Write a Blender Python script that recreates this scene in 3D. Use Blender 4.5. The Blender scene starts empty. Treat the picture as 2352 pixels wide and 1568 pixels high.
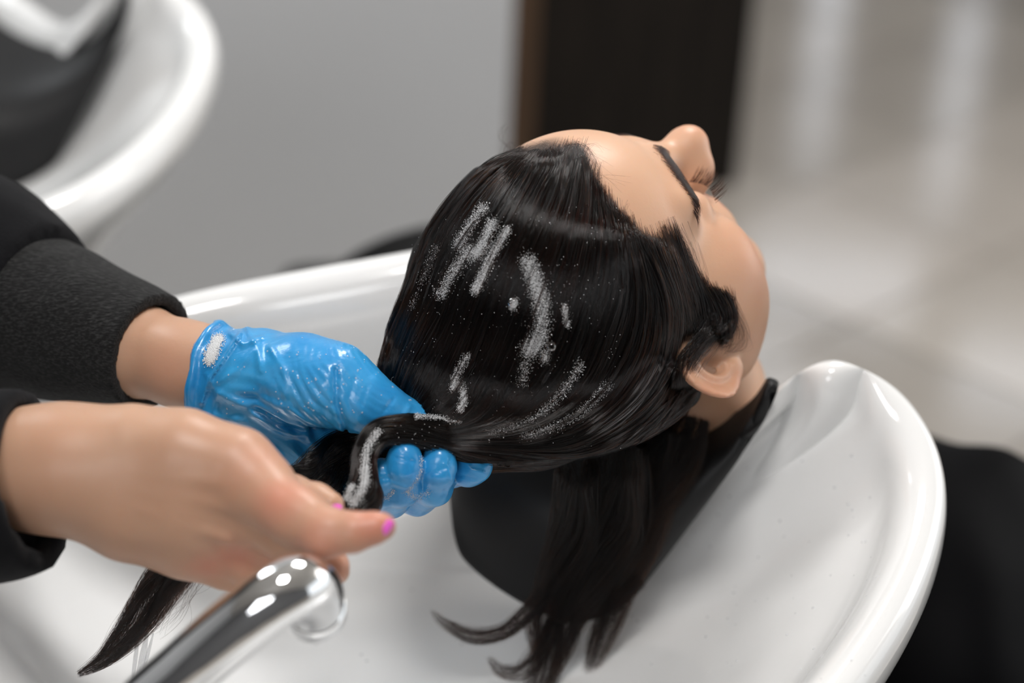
import bpy, bmesh, math, random
import numpy as np
from mathutils import Vector, Matrix
from mathutils.bvhtree import BVHTree
random.seed(7); rng = np.random.default_rng(7)
scn = bpy.context.scene
col = scn.collection

# ------------------------------------------------------------------ camera, light, exposure
F_PX, CX, CY, CAMZ = 4600.0, 1176.0, 784.0, 1.56
up_c = np.array([.045, .885, .463]); up_c /= np.linalg.norm(up_c)     # world up seen in camera axes
fw_c = np.array([0, 0, -1.0]); fy = fw_c - up_c * (fw_c @ up_c); fy /= np.linalg.norm(fy)   # world +Y in camera axes
fx = np.cross(fy, up_c)
W2C = np.stack([fx, fy, up_c], 1)          # columns: world axes in camera axes
C2W = W2C.T
CAM = np.array([0, 0, CAMZ])
def P(px, py, d):                           # a point of the place, d metres in front of the lens
    return CAM + C2W @ np.array([(px - CX) / F_PX * d, -(py - CY) / F_PX * d, -d])
def Pz(px, py, z):
    r = C2W @ np.array([(px - CX) / F_PX, -(py - CY) / F_PX, -1.0]); return CAM + r * ((z - CAMZ) / r[2])
def PP(l): return np.array([P(*q[:3]) for q in l])
cam = bpy.data.cameras.new('camera'); camo = bpy.data.objects.new('camera', cam); col.objects.link(camo)
m = Matrix.Identity(4)
for i in range(3):
    for j in range(3): m[i][j] = C2W[i, j]
m.translation = Vector(CAM); camo.matrix_world = m
cam.sensor_width = 36; cam.lens = 36 * F_PX / 2352; cam.clip_start = .05
cam.dof.use_dof = True; cam.dof.focus_distance = 1.205; cam.dof.aperture_fstop = 2.6
scn.camera = camo
w = bpy.data.worlds.new('world'); scn.world = w; w.use_nodes = True
w.node_tree.nodes['Background'].inputs[0].default_value = (.93, .97, 1, 1)
w.node_tree.nodes['Background'].inputs[1].default_value = 1.35
def area(name, loc, target, sx, sy, power, colr=(1, 1, 1)):
    l = bpy.data.lights.new(name, 'AREA'); l.shape = 'RECTANGLE'; l.size = sx; l.size_y = sy; l.energy = power; l.color = colr
    o = bpy.data.objects.new(name, l); col.objects.link(o); o.location = loc
    o.rotation_euler = (Vector(target) - Vector(loc)).to_track_quat('-Z', 'Y').to_euler(); return o
area('ceiling_lamp', (.35, 2.35, 2.7), (.05, 1.15, .95), .6, .6, 34, (1, .98, .96))
area('ceiling_lamp', (-.02, .52, 2.74), (.0, 1.2, .9), .4, .4, 22, (1, .98, .96))
area('window_light', (-.45, -1.08, 2.1), (.15, 1.15, .9), 1.0, .7, 16, (.97, .98, 1))
area('window_light', (3.4, 3.2, 2.0), (0, 1.2, .9), 1.6, 1.8, 22, (1, .96, .92))
area('window_light', (-1.6, 2.4, 2.5), (0, 1.2, .9), .8, .8, 20, (.93, .97, 1))  # rim light added to brighten the basin's right side, no actual window
def reflected_lamp(px, py, sx, sy, power, z=2.72, y=None):              # downlights and far windows whose image the glossy tiles show
    f_ = Pz(px, py, 0); r = f_ - CAM; r[2] = -r[2]; k = (z / r[2]) if y is None else (y - f_[1]) / r[1]; q = f_ + r * k
    area('ceiling_lamp' if y is None else 'window_light', q, f_, sx, sy, power, (1, .98, .95) if y is None else (.88, .92, 1))
reflected_lamp(1905, 650, .7, .22, 1.7, y=7.5); reflected_lamp(1700, 870, .4, .25, .9, y=6.3); reflected_lamp(2320, 880, .4, .25, .9, y=6.2)
reflected_lamp(1890, 130, .16, .9, .6, y=7.7); reflected_lamp(2195, 245, .16, .9, .6, y=7.7)
scn.view_settings.view_transform = 'Standard'; scn.view_settings.look = 'None'
scn.view_settings.gamma = 1; scn.view_settings.use_curve_mapping = False; scn.view_settings.exposure = 0.02

# ------------------------------------------------------------------ helpers
def tag(o, label=None, cat=None, group=None, kind=None):
    if label: o['label'] = label
    if cat: o['category'] = cat
    if group: o['group'] = group
    if kind: o['kind'] = kind
    return o
def empty(name, loc, label, cat, group=None):
    o = bpy.data.objects.new(name, None); col.objects.link(o); o.location = loc; o.empty_display_size = .05
    return tag(o, label, cat, group)
def link(name, me, mat, parent=None, smooth=True):
    if smooth: me.shade_smooth()
    o = bpy.data.objects.new(name, me); col.objects.link(o)
    if mat and not me.materials: me.materials.append(mat)
    if parent:
        o.parent = parent; o.matrix_parent_inverse = Matrix.Translation(-parent.matrix_basis.translation) if parent.type == 'EMPTY' else Matrix.Identity(4)
    return o
def mesh(name, v, f):
    me = bpy.data.meshes.new(name); v = np.asarray(v, np.float32)
    if isinstance(f, np.ndarray):
        n, k = f.shape
        me.vertices.add(len(v)); me.vertices.foreach_set('co', v.ravel())
        me.loops.add(n * k); me.loops.foreach_set('vertex_index', f.astype(np.int32).ravel())
        me.polygons.add(n); me.polygons.foreach_set('loop_start', np.arange(0, n * k, k, dtype=np.int32))
        me.update(calc_edges=True)
    else: me.from_pydata([tuple(map(float, q)) for q in v], [], f)
    me.update(); return me
def mod(o, t, **k):
    m = o.modifiers.new(t.lower(), t)
    for a, b in k.items(): setattr(m, a, b)
    return m
def box_mesh(name, lo, hi, bev=0):
    bm = bmesh.new(); bmesh.ops.create_cube(bm, size=1)
    lo = Vector(lo); hi = Vector(hi)
    for v in bm.verts: v.co = Vector([(lo[i] + hi[i]) / 2 + v.co[i] * (hi[i] - lo[i]) for i in range(3)])
    if bev: bmesh.ops.bevel(bm, geom=bm.edges[:], offset=bev, segments=2, affect='EDGES', profile=.6)
    me = bpy.data.meshes.new(name); bm.to_mesh(me); bm.free(); return me
def spline(pts, n, closed=False):
    pts = np.asarray(pts, float); m = len(pts); out = []
    T = np.linspace(0, m if closed else m - 1, n, endpoint=not closed)
    for t in T:
        i = int(t) if closed else min(int(t), m - 2); u = t - i
        g = (lambda k: pts[k % m]) if closed else (lambda k: pts[min(max(k, 0), m - 1)])
        a, b, c, d = g(i - 1), g(i), g(i + 1), g(i + 2)
        out.append(.5 * (2 * b + (c - a) * u + (2 * a - 5 * b + 4 * c - d) * u * u + (3 * b - a - 3 * c + d) * u ** 3))
    return np.array(out)
# node materials
def mat(name, colr=(.5, .5, .5), rough=.5, metal=0, **k):
    m = bpy.data.materials.new(name); m.use_nodes = True; b = m.node_tree.nodes['Principled BSDF']
    b.inputs['Base Color'].default_value = (*colr, 1); b.inputs['Roughness'].default_value = rough; b.inputs['Metallic'].default_value = metal
    for a, v in k.items(): b.inputs[a.replace('_', ' ')].default_value = v
    return m
def nodes(m): return m.node_tree.nodes, m.node_tree.links, m.node_tree.nodes['Principled BSDF']
def noise_bump(m, scale, strength, dist=.001, stretch=(1, 1, 1), detail=4, prev=None):
    n, l, b = nodes(m); tc = n.new('ShaderNodeTexCoord'); mp = n.new('ShaderNodeMapping'); mp.inputs['Scale'].default_value = stretch
    t = n.new('ShaderNodeTexNoise'); t.inputs['Scale'].default_value = scale; t.inputs['Detail'].default_value = detail
    bp = n.new('ShaderNodeBump'); bp.inputs['Strength'].default_value = strength; bp.inputs['Distance'].default_value = dist
    l.new(tc.outputs['Object'], mp.inputs[0]); l.new(mp.outputs[0], t.inputs['Vector']); l.new(t.outputs['Fac'], bp.inputs['Height'])
    if prev: l.new(prev.outputs[0], bp.inputs['Normal'])
    l.new(bp.outputs[0], b.inputs['Normal']); return bp
def noise_color(m, scale, c1, c2, lo=.35, hi=.65, detail=3, stretch=(1, 1, 1)):
    n, l, b = nodes(m); tc = n.new('ShaderNodeTexCoord'); mp = n.new('ShaderNodeMapping'); mp.inputs['Scale'].default_value = stretch
    t = n.new('ShaderNodeTexNoise'); t.inputs['Scale'].default_value = scale; t.inputs['Detail'].default_value = detail
    r = n.new('ShaderNodeValToRGB'); r.color_ramp.elements[0].position = lo; r.color_ramp.elements[1].position = hi
    r.color_ramp.elements[0].color = (*c1, 1); r.color_ramp.elements[1].color = (*c2, 1)
    l.new(tc.outputs['Object'], mp.inputs[0]); l.new(mp.outputs[0], t.inputs['Vector']); l.new(t.outputs['Fac'], r.inputs[0]); l.new(r.outputs[0], b.inputs['Base Color']); return r
M = {}
M['ceramic'] = mat('white_ceramic', (.80, .80, .795), .12, Coat_Weight=.5, Coat_Roughness=.03)
M['grey_wall'] = mat('grey_wall_paint', (.55, .56, .575), .6); noise_bump(M['grey_wall'], 60, .05)
M['far_wall'] = mat('pale_wall_paint', (.62, .60, .57), .7); noise_bump(M['far_wall'], 60, .05)
M['room_dark'] = mat('dark_wall_paint', (.12, .12, .125), .7); noise_bump(M['room_dark'], 60, .05)
M['dark_wood'] = mat('dark_brown_veneer', (.014, .011, .009), .6, Specular_IOR_Level=.15); noise_color(M['dark_wood'], 6, (.010, .008, .0065), (.018, .014, .011), stretch=(8, 8, .6))
M['brown_edge'] = mat('brown_wood_edge', (.09, .05, .025), .5); noise_color(M['brown_edge'], 6, (.07, .037, .018), (.11, .06, .03), stretch=(8, 8, .6))
M['rubber'] = mat('black_rubber', (.0055, .0055, .006), .5, Specular_IOR_Level=.3); noise_bump(M['rubber'], 300, .08)
M['leather'] = mat('black_leatherette', (.003, .003, .003), .55, Specular_IOR_Level=.1); noise_bump(M['leather'], 260, .2)
M['cape'] = mat('black_cape_cloth', (.0025, .0025, .003), .6, Specular_IOR_Level=.04); noise_bump(M['cape'], 900, .15, .0005)
M['chrome'] = mat('chrome', (.86, .87, .88), .06, 1)
M['steel'] = mat('brushed_steel', (.45, .45, .46), .3, 1)
M['grout'] = mat('grout', (.24, .21, .19), .8); noise_bump(M['grout'], 90, .3)
M['nail'] = mat('pink_nail_varnish', (.85, .12, .62), .15, Coat_Weight=.6)
def skin(name, base, deep):
    m = mat(name, base, .42, Subsurface_Weight=.35, Subsurface_Scale=.006, Specular_IOR_Level=.4)
    b = m.node_tree.nodes['Principled BSDF']; b.inputs['Subsurface Radius'].default_value = (1, .4, .2)
    r = noise_color(m, 16, base, tuple(np.array(base) * (.96, .90, .87)), .4, .7)
    n, l, b = nodes(m); a = n.new('ShaderNodeAttribute'); a.attribute_name = 'blush'
    mx = n.new('ShaderNodeMix'); mx.data_type = 'RGBA'; mx.inputs['B'].default_value = (*deep, 1)
    l.new(a.outputs['Fac'], mx.inputs['Factor']); l.new(r.outputs[0], mx.inputs['A']); 
    a2 = n.new('ShaderNodeAttribute'); a2.attribute_name = 'dark'
    mx2 = n.new('ShaderNodeMix'); mx2.data_type = 'RGBA'; mx2.inputs['B'].default_value = (.035, .022, .016, 1)
    l.new(a2.outputs['Fac'], mx2.inputs['Factor']); l.new(mx.outputs['Result'], mx2.inputs['A']); l.new(mx2.outputs['Result'], b.inputs['Base Color'])
    bp = noise_bump(m, 420, .12, .0006); noise_bump(m, 60, .1, .002, prev=bp); return m
M['skin_client'] = skin('client_skin', (.60, .365, .24), (.58, .20, .115))
M['skin_stylist'] = skin('stylist_skin', (.50, .30, .20), (.58, .19, .13))

# ------------------------------------------------------------------ signed distance modelling
def sm(a, b, k):
    h = np.clip(.5 + .5 * (b - a) / k, 0, 1); return b + (a - b) * h - k * h * (1 - h)
def smx(a, b, k): return -sm(-a, -b, k)
def rc(p, a, b, ra, rb=None):
    rb = ra if rb is None else rb; a = np.asarray(a, np.float32); ab = np.asarray(b, np.float32) - a
    t = np.clip(((p - a) @ ab) / max(float(ab @ ab), 1e-9), 0, 1)
    q = p - a - t[:, None] * ab; return np.sqrt((q * q).sum(1)) - (ra + (rb - ra) * t)
def ell(p, c, r, R=None):
    q = p - np.asarray(c, np.float32)
    if R is not None: q = q @ np.asarray(R, np.float32)
    r = np.asarray(r, np.float32); a = q / r; k0 = np.sqrt((a * a).sum(1)); b = a / r; k1 = np.sqrt((b * b).sum(1)) + 1e-9
    return k0 * (k0 - 1) / k1
def chain(p, pts, k=.006):
    d = None
    for a, b in zip(pts[:-1], pts[1:]):
        e = rc(p, P(*a[:3]), P(*b[:3]), a[3], b[3]); d = e if d is None else sm(d, e, k)
    return d
def surf(fn, lo, hi, h, proj=2):
    lo = np.asarray(lo, float); hi = np.asarray(hi, float); n = np.ceil((hi - lo) / h).astype(int) + 1
    ys, zs = np.meshgrid(lo[1] + h * np.arange(n[1]), lo[2] + h * np.arange(n[2]), indexing='ij')
    V = np.empty(n, np.float32); sl = max(1, 400000 // (n[1] * n[2]))
    for i in range(0, n[0], sl):
        xs = lo[0] + h * np.arange(i, min(i + sl, n[0])); k = len(xs)
        p = np.empty((k, n[1], n[2], 3), np.float32); p[..., 0] = xs[:, None, None]; p[..., 1] = ys; p[..., 2] = zs
        V[i:i + k] = fn(p.reshape(-1, 3)).reshape(k, n[1], n[2])
    V[0] = V[-1] = abs(h); V[:, 0] = V[:, -1] = abs(h); V[:, :, 0] = V[:, :, -1] = abs(h)
    S = V < 0; c = [slice(0, -1), slice(1, None)]
    cells = np.zeros(n - 1, np.int8)
    for a in (0, 1):
        for b in (0, 1):
            for d in (0, 1): cells += S[c[a], c[b], c[d]]
    act = (cells > 0) & (cells < 8); idx = np.full(n - 1, -1, np.int64); ci = np.argwhere(act); idx[act] = np.arange(len(ci))
    acc = np.zeros((len(ci), 3)); cnt = np.zeros(len(ci))
    corners = [(a, b, d) for a in (0, 1) for b in (0, 1) for d in (0, 1)]
    for A in corners:
        for ax in range(3):
            if A[ax]: continue
            B = list(A); B[ax] = 1; ia = ci + A; ib = ci + B
            va = V[tuple(ia.T)]; vb = V[tuple(ib.T)]; cr = (va < 0) != (vb < 0)
            t = np.where(cr, va / np.where(va == vb, 1, va - vb), 0); q = ia.astype(float); q[:, ax] += t
            acc[cr] += q[cr]; cnt[cr] += 1
    vt = (lo + h * acc / cnt[:, None]).astype(np.float32); quads = []
    for ax in range(3):
        o = [0, 0, 0]; o[ax] = 1; o1 = (ax + 1) % 3; o2 = (ax + 2) % 3
        a = [slice(None)] * 3; b = [slice(None)] * 3; a[ax] = slice(0, -1); b[ax] = slice(1, None)
        e = np.argwhere(S[tuple(a)] != S[tuple(b)]); e = e[(e[:, o1] > 0) & (e[:, o2] > 0)]
        e = e[(e[:, o1] < n[o1] - 1) & (e[:, o2] < n[o2] - 1)]
        def g(d1, d2):
            q = e.copy(); q[:, o1] -= d1; q[:, o2] -= d2; return idx[tuple(q.T)]
        f = np.stack([g(1, 1), g(0, 1), g(0, 0), g(1, 0)], 1); flip = ~S[tuple(e.T)]; f[flip] = f[flip][:, ::-1]; quads.append(f)
    f = np.concatenate(quads)
    for _ in range(proj): v0, g0 = val_grad(fn, vt); vt = vt - (np.clip(v0, -h, h) * .9)[:, None] * g0
    return vt, f
def val_grad(fn, p, e=.0004):
    v = fn(p); g = np.stack([fn(p + np.array(o, np.float32) * e) - v for o in ((1, 0, 0), (0, 1, 0), (0, 0, 1))], 1) / e
    return v, g / np.maximum(np.linalg.norm(g, axis=1, keepdims=True), 1)
def hash_noise(p, s, seed=0):                          # smooth value noise on points
    q = p * s; i = np.floor(q).astype(np.int64); f = q - i; f = f * f * (3 - 2 * f); out = 0
    for a in (0, 1):
        for b in (0, 1):
            for c in (0, 1):
                n = (i[:, 0] + a) * 73856093 ^ (i[:, 1] + b) * 19349663 ^ (i[:, 2] + c) * 83492791 ^ (seed * 7919)
                n = (n * 1103515245 + 12345) & 0x7fffffff; n = (n ^ (n >> 13)) * 1274126177 & 0x7fffffff
                r = (n & 0xffff) / 65535.
                out = out + r * (f[:, 0] if a else 1 - f[:, 0]) * (f[:, 1] if b else 1 - f[:, 1]) * (f[:, 2] if c else 1 - f[:, 2])
    return out
def attr(me, name, vals):
    a = me.attributes.new(name, 'FLOAT', 'POINT'); a.data.foreach_set('value', np.asarray(vals, np.float32))
def spots(v, l):
    o = np.zeros(len(v))
    for c, r, s in l: o = np.maximum(o, s * np.exp(-((v - c) ** 2).sum(1) / (r * r)))
    return o
def tube(name, path, radii, material, parent, seg=20, n=None, cap=True):
    path = np.asarray(path, float); r = np.asarray(radii, float)
    if n:
        q = spline(np.column_stack([path, r]), n); path, r = q[:, :3], q[:, 3]
    T = np.gradient(path, axis=0); T /= np.linalg.norm(T, axis=1, keepdims=True)
    nrm = np.cross(T[0], (0.31, .2, .9)); nrm /= np.linalg.norm(nrm); V = []
    for i in range(len(path)):
        nrm = nrm - T[i] * (nrm @ T[i]); nrm /= np.linalg.norm(nrm); bn = np.cross(T[i], nrm)
        for k in range(seg):
            a = 2 * math.pi * k / seg; V.append(path[i] + r[i] * (math.cos(a) * nrm + math.sin(a) * bn))
    N = len(path); F = [(i * seg + k, i * seg + (k + 1) % seg, (i + 1) * seg + (k + 1) % seg, (i + 1) * seg + k) for i in range(N - 1) for k in range(seg)]
    if cap:
        V.append(path[0]); V.append(path[-1]); F += [(len(V) - 2, (k + 1) % seg, k) for k in range(seg)]
        F += [(len(V) - 1, (N - 1) * seg + k, (N - 1) * seg + (k + 1) % seg) for k in range(seg)]
    return link(name, mesh(name, V, F), material, parent)

# ------------------------------------------------------------------ the room
floor = link('floor', box_mesh('floor', (-3.2, -1.3, -.06), (6.2, 8.0, -.006)), M['grout'], smooth=False); tag(floor, kind='structure')
TS = .43; ang = math.radians(44); ca, sa = math.cos(ang), math.sin(ang)
tmesh = {}
for k, c in enumerate([(.63, .575, .515), (.575, .525, .47), (.68, .62, .56), (.46, .42, .375)]):
    mt = mat('beige_floor_tile', c, .16, Coat_Weight=.3, Coat_Roughness=.12)
    noise_color(mt, 3, c, tuple(np.array(c) * .93)); noise_bump(mt, 7, .02, .01)
    tm = box_mesh('tile', (-TS / 2 + .003, -TS / 2 + .003, -.006), (TS / 2 - .003, TS / 2 - .003, .0), .0012); tm.materials.append(mt); tmesh[k] = tm
RV, RF = [], []
for i in range(-16, 22):
    for j in range(-16, 22):
        c = np.array([(i * ca + j * sa) * TS, (-i * sa + j * ca) * TS + 0, 0]) + np.array([0, 2.2, 0])
        q = W2C @ (c - CAM)
        if c[1] > 7.6 or c[1] < -.9 or c[0] > 5.8 or c[0] < -2.8: continue
        X = CX + F_PX * q[0] / -q[2]; Y = CY - F_PX * q[1] / -q[2]
        if q[2] > -1 or X < 700 or X > 3300 or Y < -600 or Y > 2300:      # beyond the picture: the rest of the paving as one part
            h_ = TS / 2 - .003; b_ = len(RV)
            for z_ in (-.006, 0):
                for ex, ey in ((-1, -1), (1, -1), (1, 1), (-1, 1)): RV.append((c[0] + h_ * (ex * ca + ey * sa), c[1] + h_ * (-ex * sa + ey * ca), z_))
            RF += [(b_ + 4, b_ + 5, b_ + 6, b_ + 7)] + [(b_ + k, b_ + (k + 1) % 4, b_ + 4 + (k + 1) % 4, b_ + 4 + k) for k in range(4)]
            continue
        k = 3 if (j % 5 == 2) else (i * 7 + j * 3) % 3
        o = bpy.data.objects.new('tile', tmesh[k]); col.objects.link(o); o.location = c; o.rotation_euler.z = -ang; o.parent = floor
tag(link('tiles', mesh('tiles', RV, RF), tmesh[0].materials[0], floor, smooth=False), kind='stuff')
def wallbox(name, a, b, th, z0, z1, material, **k):
    a = np.array(a[:2]); b = np.array(b[:2]); d = (b - a) / np.linalg.norm(b - a); n = np.array([-d[1], d[0]])
    V = [(*q, z) for z in (z0, z1) for q in (a, b, b + n * th, a + n * th)]
    F = [(3, 2, 1, 0), (4, 5, 6, 7), (0, 1, 5, 4), (1, 2, 6, 5), (2, 3, 7, 6), (3, 0, 4, 7)]
    o = link(name, mesh(name, V, F), material, smooth=False); return o
def foot(px, py, d): q = P(px, py, d); return (q[0], q[1])
wa = foot(-900, 200, 2.75); wb = foot(1172, 200, 3.05)
tag(wallbox('wall_left', wa, wb, .10, 0, 2.8, M['grey_wall']), kind='structure')
tag(wallbox('wall_back', (-3.1, 7.9), (6.1, 7.9), .1, 0, 2.8, M['far_wall']), kind='structure')
tag(link('ceiling', box_mesh('ceiling', (-3.2, -1.3, 2.8), (6.2, 8.0, 2.86)), M['far_wall'], smooth=False), kind='structure')
tag(wallbox('wall_front', (6.1, -1.2), (-3.1, -1.2), .1, 0, 2.8, M['room_dark']), kind='structure')
tag(wallbox('wall_side', (-3.1, -1.2), (-3.1, 7.9), .1, 0, 2.8, M['grey_wall']), kind='structure')
# dark column
cd = 3.55
ca0 = Pz(1214, 452, 0)[:2]; cb0 = Pz(1689, 428, 0)[:2]
colu = empty('dark_column', (*((np.array(ca0) + cb0) / 2), 0), 'tall dark brown wooden panel standing at the end of the grey wall', 'column')
pcol = wallbox('panel', ca0, cb0, .30, 0, 2.6, M['dark_wood']); pcol.parent = colu; pcol.matrix_parent_inverse = Matrix.Translation(-colu.location)
pe = wallbox('edge_strip', Pz(1140, 455, 0)[:2], ca0, .05, 0, 2.6, M['brown_edge']); pe.parent = colu; pe.matrix_parent_inverse = Matrix.Translation(-colu.location)
pe['label'] = 'narrow brown wooden edge strip'

# ------------------------------------------------------------------ shampoo basins
RIM = [(960, 600, .93), (700, 648, .915), (415, 702, .90), (100, 800, .89), (-170, 960, .885), (-290, 1200, .88), (-170, 1600, .875), (200, 1900, .87), (700, 2060, .865),
       (1300, 2010, .865), (1720, 1800, .868), (1925, 1568, .87), (2055, 1380, .878), (2118, 1210, .885), (2126, 1080, .90), (2088, 970, .915), (2015, 885, .93), (1925, 850, .94), (1840, 868, .93), (1765, 935, .905),
       (1660, 960, .865), (1560, 850, .855), (1450, 700, .87), (1330, 600, .91), (1180, 575, .935), (1070, 583, .935)]
rim3 = spline([Pz(*q) for q in RIM], 110, True)
BC = np.array([*Pz(620, 1260, .72)[:2], 0])
def basin_meshes():
    V = []; ns = len(rim3)
    prof_o = [(1., -.275), (.86, -.275), (.62, -.27), (.36, -.235), (.18, -.18), (.07, -.09)]
    lip = [(.0125, -.028), (.0145, -.012), (.0125, .0), (.006, .0065), (-.003, .0075), (-.0115, .0035), (-.018, -.006), (-.0225, -.020)]
    prof_i = [(.07, -.045), (.14, -.08), (.24, -.118), (.38, -.150), (.55, -.172), (.74, -.184), (.92, -.19), (.97, -.192)]
    TG = np.roll(rim3, -1, 0) - np.roll(rim3, 1, 0); TG = sum(np.roll(TG, k, 0) * (6 - abs(k)) for k in range(-5, 6))
    for s in range(ns):
        c = rim3[s]; tg = TG[s].copy(); tg[2] = 0; o = np.array([tg[1], -tg[0], 0]); o /= np.linalg.norm(o)
        if o @ (c - BC) < 0: o = -o
        B = np.array([BC[0], BC[1], 0]); cz = c[2]; zr = .905
        for k, dz in prof_o: q = c * (1 - k) + B * k; q[2] = cz * (1 - min(k * 2, 1)) + zr * min(k * 2, 1) + dz; V.append(q)
        for a, dz in lip: q = c + o * a * 1.15; q[2] = cz + dz * 1.15; V.append(q)
        ci = c - o * .024
        for k, dz in prof_i: q = ci * (1 - k) + B * k; q[2] = cz * (1 - min(k * 2, 1)) + zr * min(k * 2, 1) + dz; V.append(q)
    L = 22; V = np.array(V).reshape(ns, L, 3)
    for k in range(L):
        wn = int([9, 8, 7, 6, 5, 4][k] if k < 6 else 4 if k < 14 else min(13, 5 + 2 * (k - 14))); W = V[:, k].copy(); acc = 0
        for dd in range(-wn, wn + 1): acc = acc + np.roll(W, dd, 0) * (wn + 1 - abs(dd))
        V[:, k] = acc / (wn + 1) ** 2
    V = V.reshape(-1, 3); F = [(s * L + k, s * L + k + 1, ((s + 1) % ns) * L + k + 1, ((s + 1) % ns) * L + k) for s in range(ns) for k in range(L - 1)]
    F.append([s * L for s in range(ns)][::-1]); F.append([s * L + L - 1 for s in range(ns)])
    me = mesh('bowl', V, F); bm = bmesh.new(); bm.from_mesh(me); bmesh.ops.recalc_face_normals(bm, faces=bm.faces); bm.to_mesh(me); bm.free(); return me
def make_basin():
    root = empty('shampoo_basin', (BC[0], BC[1], 0), 'large white ceramic shampoo basin in the foreground under the head being washed', 'basin', 'white shampoo basins')
    b = link('bowl', basin_meshes(), M['ceramic'], root); mod(b, 'SUBSURF', levels=2, render_levels=2)
    v = []; 
    tube('pedestal', [(BC[0], BC[1], 0), (BC[0], BC[1], .02), (BC[0], BC[1], .04), (BC[0], BC[1], .5), (BC[0], BC[1], .66)], [.2, .2, .13, .11, .17], M['ceramic'], root, 32)
    tube('drain', [(BC[0], BC[1], .7135), (BC[0], BC[1], .7155), (BC[0], BC[1], .7165)], [.03, .03, .026], M['chrome'], root, 32)
    return root
basin = make_basin()
# neck rest: a thick black rubber saddle hung over the notch. rows from rear (outside) to the lobe inside the bowl
NR = [  # each row runs from the near tip to the far tip: px, py, depth
    [(1779, 868, 1.315), (1735, 925, 1.345), (1655, 975, 1.372), (1560, 960, 1.40), (1450, 880, 1.43), (1350, 760, 1.45), (1250, 650, 1.47), (1180, 590, 1.475)],
    [(1777, 874, 1.31), (1733, 950, 1.335), (1640, 1010, 1.35), (1520, 1020, 1.37), (1390, 950, 1.395), (1280, 820, 1.42), (1190, 690, 1.45), (1140, 610, 1.46)],
    [(1776, 880, 1.305), (1722, 990, 1.325), (1610, 1080, 1.335), (1470, 1110, 1.345), (1320, 1060, 1.36), (1190, 920, 1.39), (1130, 760, 1.43), (1100, 640, 1.455)],
    [(1772, 895, 1.305), (1700, 1025, 1.328), (1580, 1160, 1.335), (1430, 1210, 1.340), (1260, 1170, 1.345), (1120, 1030, 1.37), (1080, 830, 1.415), (1070, 670, 1.45)],
    [(1765, 920, 1.31), (1672, 1062, 1.335), (1545, 1225, 1.345), (1400, 1310, 1.35), (1220, 1290, 1.355), (1075, 1150, 1.37), (1050, 900, 1.41), (1050, 700, 1.45)],
    [(1757, 940, 1.315), (1645, 1090, 1.345), (1505, 1290, 1.36), (1430, 1385, 1.365), (1300, 1428, 1.368), (1150, 1372, 1.372), (1046, 1190, 1.38), (1040, 760, 1.45)]]
NR[5][6] = (1046, 1190, 1.385); NR[5][5] = (1090, 1310, 1.375)
def neck_rest():
    G = np.array([PP(r) for r in NR]); G = np.array([spline(G[:, j], 16) for j in range(G.shape[1])]).transpose(1, 0, 2)
    G = np.array([spline(r, 30) for r in G]); n, k, _ = G.shape
    F = [(i * k + j, i * k + j + 1, (i + 1) * k + j + 1, (i + 1) * k + j) for i in range(n - 1) for j in range(k - 1)]
    root = empty('neck_rest', P(1500, 1050, 1.36), 'black rubber neck rest hung over the notch of the foreground basin', 'neck rest', 'black neck rests')
    o = link('cushion', mesh('cushion', G.reshape(-1, 3), F), M['rubber'], root); mod(o, 'SOLIDIFY', thickness=.009, offset=0); mod(o, 'SUBSURF', levels=1, render_levels=2)
    return root
nrest = neck_rest()
# second station: copies of both, further back on the left
def copy_tree(o, T, parent=None):
    c = o.copy(); col.objects.link(c); mpi = o.matrix_parent_inverse.copy(); c.parent = parent; c.matrix_parent_inverse = mpi
    if parent is None: c.matrix_basis = T @ o.matrix_basis
    for ch in o.children: copy_tree(ch, T, c)
    return c
bpy.context.view_layer.update()
h1 = P(2120, 1020, 1.33); h2 = P(462, 70, 2.02)
R2 = Matrix.Rotation(math.radians(19), 4, 'Z'); T2 = Matrix.Translation(Vector((h2[0], h2[1], 0))) @ R2 @ Matrix.Translation(Vector((-h1[0], -h1[1], 0)))
b2 = copy_tree(basin, T2); b2['label'] = 'second white shampoo basin, blurred in the upper left behind the sleeve'
n2 = copy_tree(nrest, Matrix.Translation(Vector(P(122, 345, 2.0) - P(88, 300, 2.0))) @ T2); n2.scale = (1.22, 1.22, 1.22); n2['label'] = 'black neck rest on the blurred second basin at upper left'


# ------------------------------------------------------------------ the woman lying back: head, neck, ear
def rodr(a):
    t = np.linalg.norm(a); k = a / t; K = np.array([[0, -k[2], k[1]], [k[2], 0, -k[0]], [-k[1], k[0], 0]])
    return np.eye(3) + math.sin(t) * K + (1 - math.cos(t)) * K @ K
HS = 1.04; HR = C2W @ rodr(np.array([.03206105, -.63422416, -.38241662])); HT = CAM + C2W @ np.array([.06503, .02414, -1.2948])
HR = HR @ rodr(np.array([0, -math.radians(8), 0])) @ rodr(np.array([math.radians(-6), 0, 0]))
def h2w(q): return (np.asarray(q) * HS) @ HR.T + HT          # head frame: x = her right, y = face, z = crown
def w2h(p): return ((p - HT.astype(np.float32)) @ HR.astype(np.float32)) / HS
NECK = [w2h(P(*q)[None])[0] for q in ((1500, 800, 1.37), (1590, 905, 1.40), (1668, 1035, 1.465), (1830, 1230, 1.56))]
def mir(q): q = q.copy(); q[:, 0] = np.abs(q[:, 0]); return q
def cranium(q):
    d = ell(q, (0, -.008, .045), (.0745, .090, .088)); d = sm(d, ell(q, (0, .028, .050), (.060, .064, .062)), .03)
    return sm(d, ell(q, (0, -.03, .0), (.062, .062, .06)), .03)
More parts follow.
